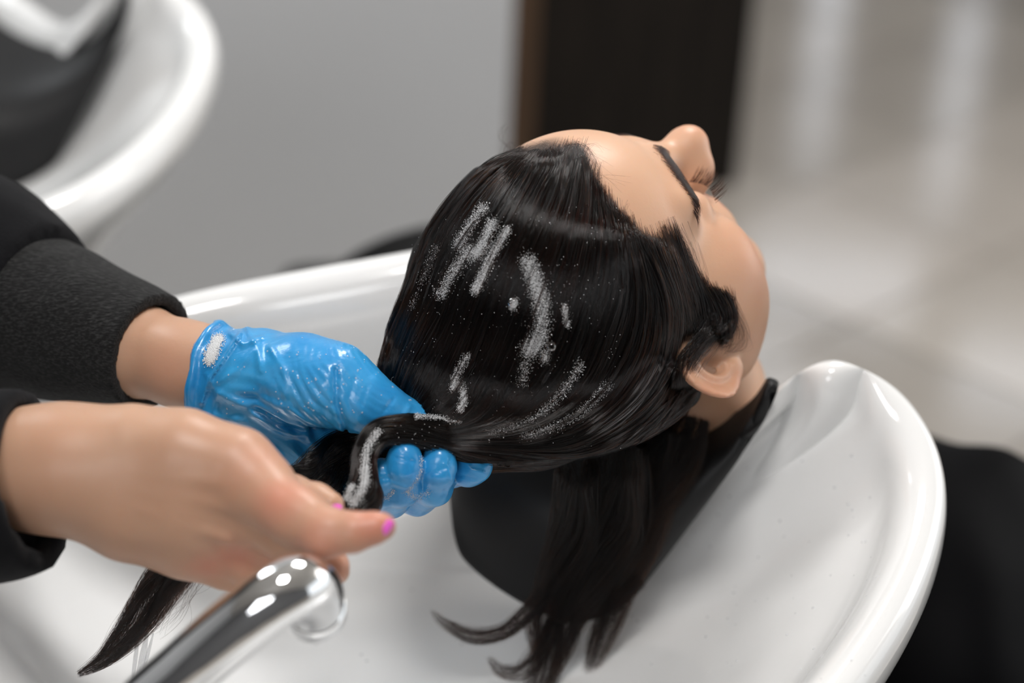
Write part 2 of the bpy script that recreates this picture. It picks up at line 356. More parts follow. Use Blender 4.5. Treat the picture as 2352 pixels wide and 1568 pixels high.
def ear_sdf(q):
    a = math.radians(30); b = math.radians(-10)                       # flares out from the skull towards the back
    c = np.array([.0775, -.009, -.014], np.float32); e = q - c
    u = np.array([-.12, -.18, 1.0]); u /= np.linalg.norm(u)
    n = np.array([math.cos(a), math.sin(a), .1]); n -= u * (n @ u); n /= np.linalg.norm(n); bk = np.cross(n, u)   # bk points backwards
    if bk[1] > 0: bk = -bk
    X = e @ bk.astype(np.float32); Z = e @ u.astype(np.float32); Y = e @ n.astype(np.float32)      # X back, Z up, Y out
    Y = Y - .0065 * np.clip(X / .016, -1, 1.3) ** 2 * np.sign(X) * .9
    wdt = .0188 + .003 * np.clip(Z / .03, -1, 1)
    r = np.sqrt((X / wdt) ** 2 + (Z / .0215) ** 2); pl = np.stack([X, Y, Z], 1)
    plate = np.maximum((r - 1) * .014, np.abs(Y) - .0016) - .0012
    ringd = np.sqrt(((r - .93) * .0155) ** 2 + (Y - .0022) ** 2)
    helix = ringd - (.0027 + .0006 * np.clip(Z / .03, -1, 1)); helix = np.where((X < -.006) & (Z < .012), np.maximum(helix, .003), helix)
    d = sm(plate, helix, .003)
    r2 = np.sqrt(((X + .002) / .0098) ** 2 + ((Z - .001) / .0140) ** 2)
    anti = np.sqrt(((r2 - 1) * .0105) ** 2 + (Y - .0025) ** 2) - .0026; anti = np.where(X < -.002, np.maximum(anti, .004), anti)
    d = sm(d, anti, .003)
    d = smx(d, -ell(pl, (-.0025, .0045, -.001), (.0082, .0115, .0100)), .002)           # concha
    d = sm(d, ell(pl, (-.0115, .0018, -.003), (.003, .0035, .0055)), .003)              # tragus
    d = sm(d, ell(pl, (-.0035, .0005, -.0205), (.0085, .0035, .0075)), .004)            # lobe
    d = sm(d, rc(pl, (-.012, -.004, -.014), (-.008, -.006, .014), .005, .006), .006)
    return d
def face_only(q): return face(q, False)
def face(q, neck=True):
    m = mir(q); d = cranium(q)
    d = sm(d, ell(q, (0, .022, -.028), (.061, .058, .072)), .03)
    d = sm(d, ell(m, (.046, .044, -.018), (.024, .030, .024)), .022)                      # cheekbone
    d = sm(d, ell(m, (.057, .018, -.030), (.021, .036, .038)), .022)                      # masseter
    d = sm(d, rc(m, (.051, -.002, -.060), (.014, .050, -.084), .014, .015), .022)         # jaw
    d = sm(d, ell(q, (0, .056, -.084), (.018, .016, .016)), .018)                        # chin
    d = sm(d, rc(m, (.008, .088, .032), (.045, .070, .034), .009, .010), .014)            # brow ridge
    d = smx(d, -ell(m, (.031, .098, .008), (.017, .012, .011)), .016)                     # eye socket
    d = sm(d, ell(m, (.031, .0690, .005), (.0150, .0150, .0125)), .005)                   # closed lid
    d = sm(d, rc(q, (0, .083, .030), (0, .101, -.001), .0095, .0125), .014)               # nose bridge
    d = sm(d, ell(q, (0, .108, -.004), (.0125, .0135, .0125)), .010)
    d = sm(d, ell(m, (.0125, .094, -.010), (.0085, .013, .0095)), .009)                  # wings
    d = smx(d, -ell(m, (.0062, .102, -.0185), (.0033, .0068, .0050)), .0025)              # nostrils
    d = sm(d, ell(q, (0, .073, -.043), (.024, .0125, .020)), .012)                       # muzzle
    d = sm(d, rc(m, (.004, .081, -.0425), (.017, .075, -.0455), .0048, .0022), .004)     # upper lip
    d = sm(d, rc(m, (.0, .078, -.053), (.013, .074, -.0505), .0055, .003), .004)         # lower lip
    d = smx(d, -rc(m, (0, .0875, -.048), (.021, .076, -.0485), .0012, .0008), .002)
    lid = rc(m, (.019, .089, .0055), (.031, .0925, .0025), .0009); lid = np.minimum(lid, rc(m, (.031, .0925, .0025), (.043, .085, .005), .0009))
    d = smx(d, -lid, .0018)
    if not neck: return d
    n = rc(q, NECK[0], NECK[1], .047, .045); n = sm(n, rc(q, NECK[1], NECK[2], .045, .038), .02); n = sm(n, rc(q, NECK[2], NECK[3], .038, .06), .03)
    d = sm(d, n, .022)
    return d
def client_sdf(p):
    q = w2h(p); d = face(q)
    e1 = ear_sdf(q); q2 = q * np.array([-1, 1, 1], np.float32); e2 = ear_sdf(q2)
    return sm(d, np.minimum(e1, e2), .003) * HS
def hairline(q):
    """how far (metres, roughly) a scalp point lies inside the hairy region, head frame"""
    phi = np.degrees(np.arctan2(np.abs(q[:, 0]), q[:, 1] + .005)); lim = np.interp(phi, HLX, HLY)
    return q[:, 2] - lim
HLX = [0, 8, 15, 27, 38, 46, 50, 53, 56, 61, 65, 70, 76, 82, 88, 94, 102, 112, 130, 150, 180]
HLY = [.098, .096, .100, .099, .093, .084, .072, .050, .034, .020, .0, -.012, -.020, -.014, .012, .024, .016, -.012, -.040, -.055, -.062]
lo = np.minimum(h2w([[-.1, -.12, -.12], [.1, .14, .15], [-.1, .14, -.12], [.1, -.12, -.12], [-.1, -.12, .15], [.1, -.12, .15], [-.1, .14, .15], [.1, .14, -.12]]).min(0), P(1700, 1000, 1.5)) - .01
hi = h2w([[-.1, -.12, -.12], [.1, .14, .15], [-.1, .14, -.12], [.1, -.12, -.12], [-.1, -.12, .15], [.1, -.12, .15], [-.1, .14, .15], [.1, .14, -.12]]).max(0)
hi = np.maximum(hi, P(1830, 1230, 1.56) + .0)
v, f = surf(client_sdf, lo, hi, .0021, 3)
client = empty('person', P(1700, 1060, 1.5), 'woman with wet dark hair lying back with closed eyes, head over the foreground basin', 'person')
me = mesh('body', v, f); qh = w2h(v)
attr(me, 'blush', spots(qh, [((.056, .052, -.028), .026, .45), ((-.056, .052, -.028), .026, .4), ((0, .116, -.008), .014, .35), ((.012, .100, -.014), .010, .35), ((0, .086, -.045), .008, .9), ((.010, .082, -.045), .006, .9), ((-.01, .082, -.048), .007, .9),
    ((0, .084, -.054), .008, .9), ((.09, -.03, -.01), .018, .5), ((.088, -.018, -.036), .014, .55), ((.06, .02, -.045), .02, .25)]))
hl = hairline(qh); scal = np.clip((hl + .004) / .010, 0, 1) * (qh[:, 2] > -.07)
earm = np.clip(1 - ear_sdf(qh) / .004, 0, 1); attr(me, 'dark', np.maximum(scal * .93 * (1 - earm), spots(qh, [((.079, -.006, -.015), .0075, .55)])))  # dark scalp tone, plus shade painted into the hollow of the ear
body = link('body', me, M['skin_client'], client)
body_v, body_f = v, f; ef = ear_sdf(qh) < .0035; body_fn = f[~ef[f].any(1)]; bvh_body = BVHTree.FromPolygons([Vector(q) for q in v.tolist()], f.tolist())


# ------------------------------------------------------------------ her wet hair
def hair_mat(name, mel, rough, red=.25, tint=None):
    m = bpy.data.materials.new(name); m.use_nodes = True; n = m.node_tree.nodes; n.remove(n['Principled BSDF'])
    h = n.new('ShaderNodeBsdfHairPrincipled'); h.parametrization = 'MELANIN'
    h.inputs['Melanin'].default_value = mel; h.inputs['Melanin Redness'].default_value = red; h.inputs['Roughness'].default_value = rough
    h.inputs['Radial Roughness'].default_value = rough - .04; h.inputs['Coat'].default_value = .5; h.inputs['Random Roughness'].default_value = .3; h.inputs['Random Color'].default_value = .2
    m.node_tree.links.new(h.outputs[0], n['Material Output'].inputs[0]); return m
M['hair'] = hair_mat('wet_black_brown_hair', .99, .16)
M['hair_dull'] = hair_mat('damp_dark_hair', .985, .38); M['hair_dull'].node_tree.nodes['Principled Hair BSDF'].inputs['IOR'].default_value = 1.3; M['hair_dull'].node_tree.nodes['Principled Hair BSDF'].inputs['Coat'].default_value = 0
M['hair_mass'] = mat('wet_hair_mass', (.005, .004, .0035), .6, Specular_IOR_Level=.12); noise_bump(M['hair_mass'], 700, .5, .0006)
def hair_obj(name, strands, radii, material, parent, kind='stuff', label=None):
    hc = bpy.data.hair_curves.new(name); hc.add_curves([len(q) for q in strands])
    pos = np.concatenate(strands).astype(np.float32); hc.attributes['position'].data.foreach_set('vector', pos.ravel())
    a = hc.attributes.get('radius') or hc.attributes.new('radius', 'FLOAT', 'POINT'); a.data.foreach_set('value', np.concatenate(radii).astype(np.float32))
    hc.materials.append(material); o = bpy.data.objects.new(name, hc); col.objects.link(o)
    if parent: o.parent = parent; o.matrix_parent_inverse = Matrix.Translation(-parent.matrix_basis.translation)
    return tag(o, label, kind=kind)
HAIRVOL = [[(1110, 500, 1.275, .020), (1040, 620, 1.26, .022), (985, 740, 1.25, .019), (942, 850, 1.24, .0145), (925, 940, 1.235, .010)],
           [(1150, 620, 1.24, .03), (1070, 780, 1.225, .026), (1010, 900, 1.215, .018), (985, 965, 1.21, .010)],
           [(1350, 940, 1.24, .038), (1220, 985, 1.215, .026), (1130, 1005, 1.203, .0135), (1040, 1000, 1.197, .009)],
           [(1480, 960, 1.285, .040), (1300, 1020, 1.25, .026), (1170, 1030, 1.215, .012), (1080, 1015, 1.20, .008)],
           [(1200, 850, 1.22, .03), (1120, 930, 1.21, .018), (1060, 975, 1.205, .010)]]
def cap_sdf(p):
    q = w2h(p); hl = hairline(q); hl = hl - .010; t = np.clip(hl / .030, 0, 1); off = np.where(hl > 0, .0060 * t * (2 - t), np.clip(hl, -.006, 0))
    side = np.clip((q[:, 1] + .02) / .03, 0, 1) * np.clip((.055 - q[:, 2]) / .03, 0, 1); off = np.where(off > 0, off * (1 - .75 * side), off); d = (cranium(q) - off - .0004) * HS
    w = np.clip((.03 - q[:, 1]) / .05, 0, 1)                      # the falling volume joins only behind the ears
    for ch in HAIRVOL: d = sm(d, chain(p, ch, .012), .022)
    return d
v, f = surf(cap_sdf, P(860, 1130, 1.10) * [1, 1, 1] - [.03, .03, .03], hi + .01, .0024, 2)
hm = link('wet_hair', mesh('wet_hair', v, f), M['hair_mass'], client)
hv, hf = v, f; bvh = BVHTree.FromPolygons([Vector(q) for q in np.concatenate([v, body_v]).tolist()], f.tolist() + (body_fn + len(v)).tolist())
def cast(px, py):
    d = C2W @ np.array([(px - CX) / F_PX, -(py - CY) / F_PX, -1.0]); L = np.linalg.norm(d); d = Vector(d / L)
    h = bvh.ray_cast(Vector(CAM), d)
    if h[0] is None or (h[0] - Vector(CAM)).length > 1.5:
        h = bvh.find_nearest(Vector(CAM) + d * (1.25 * L))
    return np.array(h[0]), np.array(h[1])
GUIDES = [
 [(1190, 348), (1090, 420), (1003, 535), (958, 650), (908, 770), (884, 860), (888, 960)],
 [(1212, 368), (1130, 460), (1050, 590), (1000, 700), (945, 820), (918, 900), (915, 975)],
 [(1250, 358), (1185, 480), (1110, 620), (1050, 760), (995, 880), (965, 930), (950, 985)],
 [(1290, 352), (1240, 480), (1170, 640), (1110, 800), (1060, 900), (1010, 955), (960, 990)],
 [(1330, 352), (1300, 480), (1240, 640), (1180, 800), (1120, 920), (1070, 975), (980, 992)],
 [(1352, 400), (1340, 520), (1300, 680), (1240, 840), (1160, 945), (1080, 985), (990, 995)],
 [(1385, 450), (1400, 600), (1370, 740), (1310, 880), (1210, 965), (1110, 995), (1000, 1000)],
 [(1435, 510), (1470, 680), (1440, 820), (1370, 930), (1250, 1000), (1120, 1010), (1010, 1008)],
 [(1485, 555), (1540, 700), (1520, 840), (1440, 950), (1300, 1020), (1130, 1022), (1020, 1014)],
 [(1545, 535), (1600, 740), (1570, 870), (1480, 980), (1330, 1045), (1150, 1036), (1030, 1020)],
 [(1605, 650), (1645, 735), (1590, 820), (1530, 950), (1420, 1040), (1250, 1068), (1060, 1030)],
 [(1670, 690), (1682, 750), (1648, 762), (1575, 835), (1535, 950), (1440, 1050), (1250, 1082)],
 [(1562, 905), (1550, 960), (1520, 1030), (1420, 1075), (1300, 1092), (1200, 1080), (1120, 1050)]]
NG = len(GUIDES); GR = np.array([spline(g, 30) for g in GUIDES])
GR2 = spline(GR.reshape(NG, -1), (NG - 1) * 16 + 1).reshape(-1, 30, 2)
def guide(s, t):
    x = np.clip(s, -.5, NG - 1) * 16; i = min(max(int(x), 0), len(GR2) - 2); u = x - i; g = GR2[i] * (1 - u) + GR2[i + 1] * u
    y = np.clip(t, -.06, 1) * 29; j = np.clip(y.astype(int), 0, 28); w = (y - j)[:, None]; return g[j] * (1 - w) + g[j + 1] * w
strands, rads = [], []
NP = 30
def make_clump(s, t0, t1, nh, cr, lift, wave=6):
    t = np.linspace(t0, t1, NP); px = guide(s, t)
    ph = rng.uniform(0, 6.28, 2); tg = np.gradient(px, axis=0); tg /= np.linalg.norm(tg, axis=1, keepdims=True); pn = np.stack([-tg[:, 1], tg[:, 0]], 1)
    px = px + pn * (wave * np.sin(t * 5 + ph[0]) + .4 * wave * np.sin(t * 13 + ph[1]))[:, None] * np.sin(np.pi * np.clip(t * 1.1, 0, 1))[:, None]
    Q = np.empty((NP, 3)); N = np.empty((NP, 3))
    for i in range(NP): Q[i], N[i] = cast(*px[i])
    k = np.array([.25, .5, .25])
    for _ in range(2):
        for A in (Q, N): A[1:-1] = .25 * A[:-2] + .5 * A[1:-1] + .25 * A[2:]
    N /= np.linalg.norm(N, axis=1, keepdims=True); T = np.gradient(Q, axis=0); T /= np.linalg.norm(T, axis=1, keepdims=True) + 1e-9; B = np.cross(T, N)
    root = np.clip((t - t0) / .10, 0, 1); h = lift * root
    for j in range(nh):
        a = rng.uniform(0, 6.28); r = cr * math.sqrt(rng.uniform()); sp = 1.0 - .55 * np.clip((t - t0) / .4, 0, 1) + .25 * np.sin(t * 9 + a)
        off = B * (r * math.cos(a) * sp * 1.5)[:, None] + N * (r * .5 * math.sin(a) * sp + h + .0004)[:, None]
        fr = rng.normal(0, 1, 3) * .0005; st = Q + off + fr * np.sin(t * 8 + a)[:, None]
        rr = np.full(NP, rng.uniform(.00005, .00009)); rr[:2] *= .5; strands.append(st); rads.append(rr)
for c in range(2100):
    s = rng.uniform(-.35, NG - 1); t0 = rng.normal(-.008, .014) if rng.uniform() < .45 else rng.uniform(0, .6) ** 1.2
    make_clump(s, t0 if s < 8 or t0 > .02 else abs(rng.normal(0, .07)) - .02, 1.0, 14, rng.uniform(.0004, .0019), abs(rng.normal(0, .0014)) + .0002, rng.uniform(2, 10))
for c in range(380):                                               # fine roots along the hairline
    s = rng.uniform(0, NG - 1); make_clump(s, rng.normal(-.008, .022), rng.uniform(.15, .5), 12, .004, .0004, 4)
hair_obj('hair', strands, rads, M['hair'], client, label='combed-back wet hair strands on the head')


# lock of hair twisted through the hands
def along(path, nh, wob, name=None, rr=(.00005, .00009), n=44, spread=1.0, taper=0, twist=2.0, tip=0):
    """strands that follow px, py, depth, radius(m) points as one wet lock"""
    A = np.array([[*P(*q[:3]), q[3]] for q in path]); A = spline(A, n); C, R = A[:, :3], A[:, 3]
    T = np.gradient(C, axis=0); T /= np.linalg.norm(T, axis=1, keepdims=True); U = np.empty((n, 3)); u = np.cross(T[0], (.1, .3, .9)); 
    for i in range(n): u = u - T[i] * (u @ T[i]); u /= np.linalg.norm(u); U[i] = u
    B = np.cross(T, U); t = np.linspace(0, 1, n); out = []; ro = []
    for j in range(nh):
        a = rng.uniform(0, 6.28); r = math.sqrt(rng.uniform(.15, 1)) if rng.uniform() < .85 else rng.uniform(1, 1.15); b = a + twist * t + .25 * np.sin(t * 9 + a * 3)
        e = rng.uniform(.72, 1) if tip else 1; k = n if e == 1 else max(6, int(n * e))
        off = (R * r * spread)[:, None] * (np.cos(b)[:, None] * U + np.sin(b)[:, None] * B) + rng.normal(0, wob, 3) * np.sin(t * rng.uniform(4, 12) + a)[:, None]
        q = np.full(k, rng.uniform(*rr));
        if tip: q *= np.linspace(1, .35, k)
        out.append((C + off)[:k]); ro.append(q)
    return out, ro
LOCK = [(1440, 965, 1.262, .004), (1330, 1005, 1.232, .009), (1200, 1012, 1.210, .0135), (1100, 1012, 1.197, .0125), (1010, 1000, 1.188, .0098), (930, 990, 1.180, .0090), (868, 1000, 1.172, .0080), (838, 1045, 1.166, .0068), (836, 1100, 1.160, .0078), (834, 1145, 1.155, .0105), (815, 1180, 1.15, .0085), (790, 1200, 1.15, .006)]
LOCK2 = [(1380, 1010, 1.262, .004), (1260, 1035, 1.238, .010), (1150, 1035, 1.220, .012), (1000, 1035, 1.215, .014), (880, 1040, 1.212, .012), (800, 1050, 1.21, .011), (752, 1085, 1.20, .0125), (735, 1130, 1.19, .014), (700, 1160, 1.18, .010)]
LOCK3 = [(810, 1000, 1.215, .006), (770, 1035, 1.205, .010), (735, 1080, 1.195, .013), (700, 1110, 1.185, .012), (650, 1120, 1.175, .010), (600, 1160, 1.16, .008)]
st, ra = [], []
for L_, nh, tw in ((LOCK, 1700, 2.6), (LOCK2, 1100, 1.2), (LOCK3, 900, .6)):
    a, b = along(L_, nh, .0005, twist=tw); st += a; ra += b
lock = hair_obj('hair_lock', st, ra, M['hair'], client, label='twisted wet lock drawn out between the two hands')
def lockcore(p):
    d = None
    for L_ in (LOCK, LOCK2, LOCK3):
        e = chain(p, [(q[0], q[1], q[2], q[3] * .86) for q in L_], .004); d = e if d is None else sm(d, e, .003)
    return d
q = PP([r for L_ in (LOCK, LOCK2, LOCK3) for r in L_]); v, f = surf(lockcore, q.min(0) - .02, q.max(0) + .02, .0016, 1)
link('twisted_lock', mesh('twisted_lock', v, f), M['hair_mass'], client)
# free ends hanging over the neck rest into the bowl, and the tail below the bare hand
HANG = [([(1420, 1060, 1.27, .018), (1400, 1180, 1.30, .024), (1370, 1300, 1.315, .016), (1310, 1400, 1.32, .014), (1270, 1500, 1.32, .009), (1230, 1640, 1.32, .009)], 900),
        ([(1540, 990, 1.31, .012), (1510, 1090, 1.315, .015), (1480, 1220, 1.32, .014), (1430, 1330, 1.325, .011), (1390, 1450, 1.33, .008), (1345, 1560, 1.33, .004)], 700),
        ([(1330, 1085, 1.26, .014), (1330, 1200, 1.29, .016), (1290, 1320, 1.31, .014), (1250, 1430, 1.32, .012), (1255, 1520, 1.32, .010), (1200, 1640, 1.32, .008)], 700),
        ([(1290, 1330, 1.31, .006), (1220, 1400, 1.312, .006), (1160, 1448, 1.315, .0050), (1090, 1460, 1.318, .0050), (1030, 1435, 1.32, .0035), (988, 1400, 1.32, .0010)], 260),
        ([(1270, 1430, 1.31, .004), (1240, 1500, 1.312, .006), (1195, 1542, 1.315, .0055), (1150, 1540, 1.318, .0040), (1118, 1505, 1.32, .0012)], 200),
        ([(1320, 1390, 1.315, .005), (1318, 1440, 1.318, .0045), (1300, 1500, 1.32, .0040), (1260, 1570, 1.32, .0030)], 160),
        ([(1470, 1330, 1.32, .005), (1400, 1400, 1.325, .005), (1362, 1470, 1.33, .004), (1352, 1540, 1.33, .002)], 140),
        ([(1600, 960, 1.315, .008), (1570, 1060, 1.315, .012), (1500, 1160, 1.315, .014), (1400, 1250, 1.31, .012), (1330, 1350, 1.31, .010)], 500)]
st, ra = [], []
for p_, nh in HANG: a, b = along(p_, nh, .0012, n=30, twist=.8, tip=1, rr=(.00005, .0001)); st += a; ra += b
hair_obj('hanging_hair', st, ra, M['hair_dull'], client, label='loose damp ends hanging down over the neck rest')
TAIL = [(520, 1180, 1.15, .010), (440, 1260, 1.17, .012), (380, 1330, 1.18, .0115), (335, 1400, 1.185, .0105), (290, 1460, 1.19, .0080), (235, 1515, 1.195, .0045), (172, 1552, 1.20, .0008)]
st, ra = along(TAIL, 1500, .0008, n=30, twist=.9, tip=1)
a, b = along([(q[0] + 40, q[1] - 12, q[2], q[3] * 1.1) for q in TAIL[:5]], 160, .003, n=24, twist=.4, tip=1); st += a; ra += b
hair_obj('hair_tail', st, ra, M['hair'], client, label='dripping tail end of the lock below the bare hand')

# ------------------------------------------------------------------ the stylist's arms
stylist = empty('person', P(-500, 900, 1.3), 'stylist at left in black sleeves, one hand gloved in blue, one bare with pink nails', 'person')
# --- gloved hand (palm up, thumb away from the lens)
GARM = [(-260, 660, 1.36, .038), (120, 745, 1.305, .033), (300, 800, 1.275, .0285), (430, 838, 1.255, .0262)]
PALM = [(430, 840, 1.255, .0255), (520, 862, 1.245, .0262), (600, 875, 1.235, .026)]
TH = [(600, 862, 1.225, .0265), (700, 872, 1.205, .0245), (770, 885, 1.195, .0225), (832, 920, 1.192, .0165), (890, 948, 1.195, .0118), (950, 975, 1.200, .0100), (985, 990, 1.205, .0085)]
PL = [(520, 930, 1.255, .020), (590, 975, 1.245, .022), (660, 1005, 1.240, .023), (720, 1015, 1.245, .021)]
PM = [(600, 900, 1.250, .024), (700, 950, 1.250, .022), (790, 990, 1.255, .018), (850, 1030, 1.262, .015)]
FING = dict(
 index=[(860, 1030, 1.262, .0125), (960, 1062, 1.250, .0112), (1030, 1076, 1.228, .0104), (1078, 1073, 1.208, .0096), (1094, 1070, 1.202, .0088)],
 middle=[(800, 1080, 1.262, .0125), (890, 1130, 1.248, .0105), (960, 1140, 1.228, .0100), (996, 1118, 1.205, .0096), (1008, 1078, 1.190, .0090), (1009, 1055, 1.188, .0082)],
 ring=[(760, 1080, 1.255, .0125), (840, 1140, 1.240, .0108), (895, 1145, 1.218, .0104), (922, 1118, 1.195, .0102), (928, 1070, 1.182, .0096), (929, 1048, 1.180, .0088)],
 pinky=[(720, 1060, 1.250, .0115), (800, 1120, 1.232, .0095), (860, 1145, 1.212, .0090), (884, 1128, 1.196, .0080), (880, 1095, 1.186, .0074), (877, 1082, 1.184, .0068)])
def ghand(p, g=0.0):
    d = chain(p, PALM, .012); d = sm(d, chain(p, TH, .010), .014); d = sm(d, chain(p, PL, .010), .016); d = sm(d, chain(p, PM, .010), .012)
    fs = None
    for k, c in FING.items():
        e = chain(p, c, .004); fs = e if fs is None else sm(fs, e, .0012)
    return sm(d, fs, .010) - g
def garm(p): return sm(chain(p, GARM, .012), chain(p, PALM, .01), .012)
v, f = surf(garm, PP(GARM).min(0) - .05, PP(PALM).max(0) * [1, 1, 1] + .04, .0035, 2)
me = mesh('forearm', v, f); attr(me, 'blush', spots(v, [(P(380, 860, 1.23), .02, .15)])); attr(me, 'dark', np.zeros(len(v)))
link('gloved_arm', me, M['skin_stylist'], stylist)['label'] = 'bare forearm between black cuff and blue glove'
WA, WB = P(455, 845, 1.25), P(700, 905, 1.235); AX = (WB - WA) / np.linalg.norm(WB - WA); AXf = AX.astype(np.float32)
FOLDS = [([(505, 905), (560, 932), (625, 985), (705, 1004)], 2.0, 2.6), ([(478, 955), (560, 968), (640, 1010), (690, 1050)], 1.5, 2.4), ([(568, 752), (592, 800), (598, 850)], 1.3, 2.2),
 ([(622, 800), (652, 850), (655, 905)], 1.1, 2.2), ([(500, 880), (545, 850), (580, 805)], 1.2, 2.0), ([(520, 930), (600, 905), (640, 920)], -1.3, 2.5), ([(771, 850), (773, 930), (795, 985)], -2.2, 1.8),
 ([(645, 862), (672, 935), (745, 985)], -.7, .9), ([(662, 858), (695, 928), (765, 978)], -.7, .9), ([(682, 852), (716, 918), (780, 965)], -.6, .9), ([(630, 870), (655, 940), (725, 992)], -.6, .9), ([(704, 848), (735, 905), (778, 940)], -.5, .8),
 ([(815, 870), (800, 920), (812, 965)], -.6, 1.0), ([(845, 885), (832, 930)], -.5, .9), ([(880, 948), (905, 915)], -.7, 1.0), ([(925, 962), (940, 935)], .9, 1.6), ([(463, 925), (482, 868), (520, 815), (552, 765)], 2.2, 1.3),
 ([(475, 860), (500, 905), (490, 950)], .9, 1.5), ([(530, 765), (560, 790), (600, 775)], 1.6, 1.8), ([(905, 1050), (950, 1060)], -.7, .9), ([(990, 1090), (1030, 1070), (1036, 1050)], -.7, .9), ([(1025, 1065), (1040, 1110), (1020, 1145)], 1.3, 1.3), ([(870, 1100), (900, 1095)], -.6, .8),
 ([(1060, 1050), (1082, 1078), (1115, 1088)], 1.3, 1.3), ([(1050, 1090), (1090, 1098)], -1., 1.2), ([(1085, 1045), (1110, 1062)], -.9, 1.1), ([(920, 1030), (945, 1060), (930, 1085)], -.5, .9), ([(900, 1110), (935, 1120), (955, 1100)], .9, 1.3)]
def fold(p):
    """wrinkles of the thin nitrile, as real relief"""
    qc = (p - CAM.astype(np.float32)) @ C2W.astype(np.float32); X = (CX - F_PX * qc[:, 0] / qc[:, 2]); Y = (CY + F_PX * qc[:, 1] / qc[:, 2]); X, Y = X, Y; rel = 0
    for pl_, amp, wd_ in FOLDS:
        pl_ = np.array(pl_, float); best = np.full(len(p), 1e9)
        for a, b in zip(pl_[:-1], pl_[1:]):
            ab = b - a; t_ = np.clip(((X - a[0]) * ab[0] + (Y - a[1]) * ab[1]) / (ab @ ab), 0, 1); best = np.minimum(best, (X - a[0] - t_ * ab[0]) ** 2 + (Y - a[1] - t_ * ab[1]) ** 2)
        rel = rel + amp * .001 * np.exp(-best / (wd_ * 3.8) ** 2)
    return rel + fold_base(p)
def fold_base(p):
    t = (p - WA.astype(np.float32)) @ AXf; out = 0
    # arc creases round the base of the thumb
    c = P(905, 800, 1.19).astype(np.float32); r = np.linalg.norm(p - c, axis=1); rr = r + .006 * hash_noise(p, 60, 3)
    wgt = np.exp(-((p - P(760, 915, 1.185)) ** 2).sum(1) / .028 ** 2)
    out = out + wgt * .0005 * np.sin(rr * 1500) * (.25 + hash_noise(p, 150, 4))
    c2 = P(560, 1120, 1.2).astype(np.float32); r2 = np.linalg.norm(p - c2, axis=1) + .010 * hash_noise(p, 45, 5)
    w2 = np.exp(-((p - P(640, 980, 1.215)) ** 2).sum(1) / .034 ** 2)
    out = out + w2 * .0011 * np.sin(r2 * 620)
    cuff = np.clip(1 - t / .045, 0, 1); n = hash_noise(p * np.array([1, 1, 1], np.float32), 95, 9) - .5; n2 = hash_noise(p, 48, 11) - .5
    out = out + cuff * (.0045 * n + .006 * n2) + .0016 * (hash_noise(p, 55, 13) - .5) * np.clip(1.4 - t / .09, 0, 1)
    tips = np.exp(-((p - P(990, 1110, 1.2)) ** 2).sum(1) / .05 ** 2)
    out = out + tips * .0011 * (hash_noise(p, 130, 17) - .5)
    return out
def glove(p):
    d = ghand(p, .0012); near = np.abs(d) < .012; fo_ = np.zeros(len(p)); fo_[near] = fold(p[near]); d = d - fo_; t = (p - WA.astype(np.float32)) @ AXf
    edge = .0045 * (hash_noise(p, 70, 21) - .5) + .004
    q = p - WA.astype(np.float32); rad = np.linalg.norm(q - t[:, None] * AXf, axis=1)
    roll = np.sqrt((t - .004 - edge) ** 2 + (rad - .0285 - .0025 * hash_noise(p, 60, 23)) ** 2) - (.0022 + .001 * hash_noise(p, 90, 25))
    d = sm(d, rc(p, WA, WA + AX * .03, .0262, .0285) - fo_, .004)
    d = np.maximum(d, edge - t); d = sm(d, roll, .003)
    inner = np.maximum(rad - .0245, t - .012); return np.maximum(d, -inner)
pts = PP([r for c in [PALM, TH, PL, PM, *FING.values()] for r in c])
v, f = surf(glove, pts.min(0) - .035, pts.max(0) + .035, .0014, 2)
M['glove'] = mat('blue_nitrile_glove', (.02, .27, .60), .3, Subsurface_Weight=.12, Subsurface_Scale=.004, Specular_IOR_Level=.55, Coat_Weight=.25, Coat_Roughness=.12)
r_ = noise_color(M['glove'], 26, (.015, .235, .56), (.04, .33, .66), .3, .7)
gb = noise_bump(M['glove'], 220, .25, .0008, (1, 1, .35)); noise_bump(M['glove'], 75, .35, .002, (.6, 1.6, 1), prev=gb)
gl = link('glove', mesh('glove', v, f), M['glove'], stylist); gl['label'] = 'wet blue nitrile glove, palm up under the hair'
gbvh = BVHTree.FromPolygons([Vector(q) for q in v.tolist()], f.tolist())
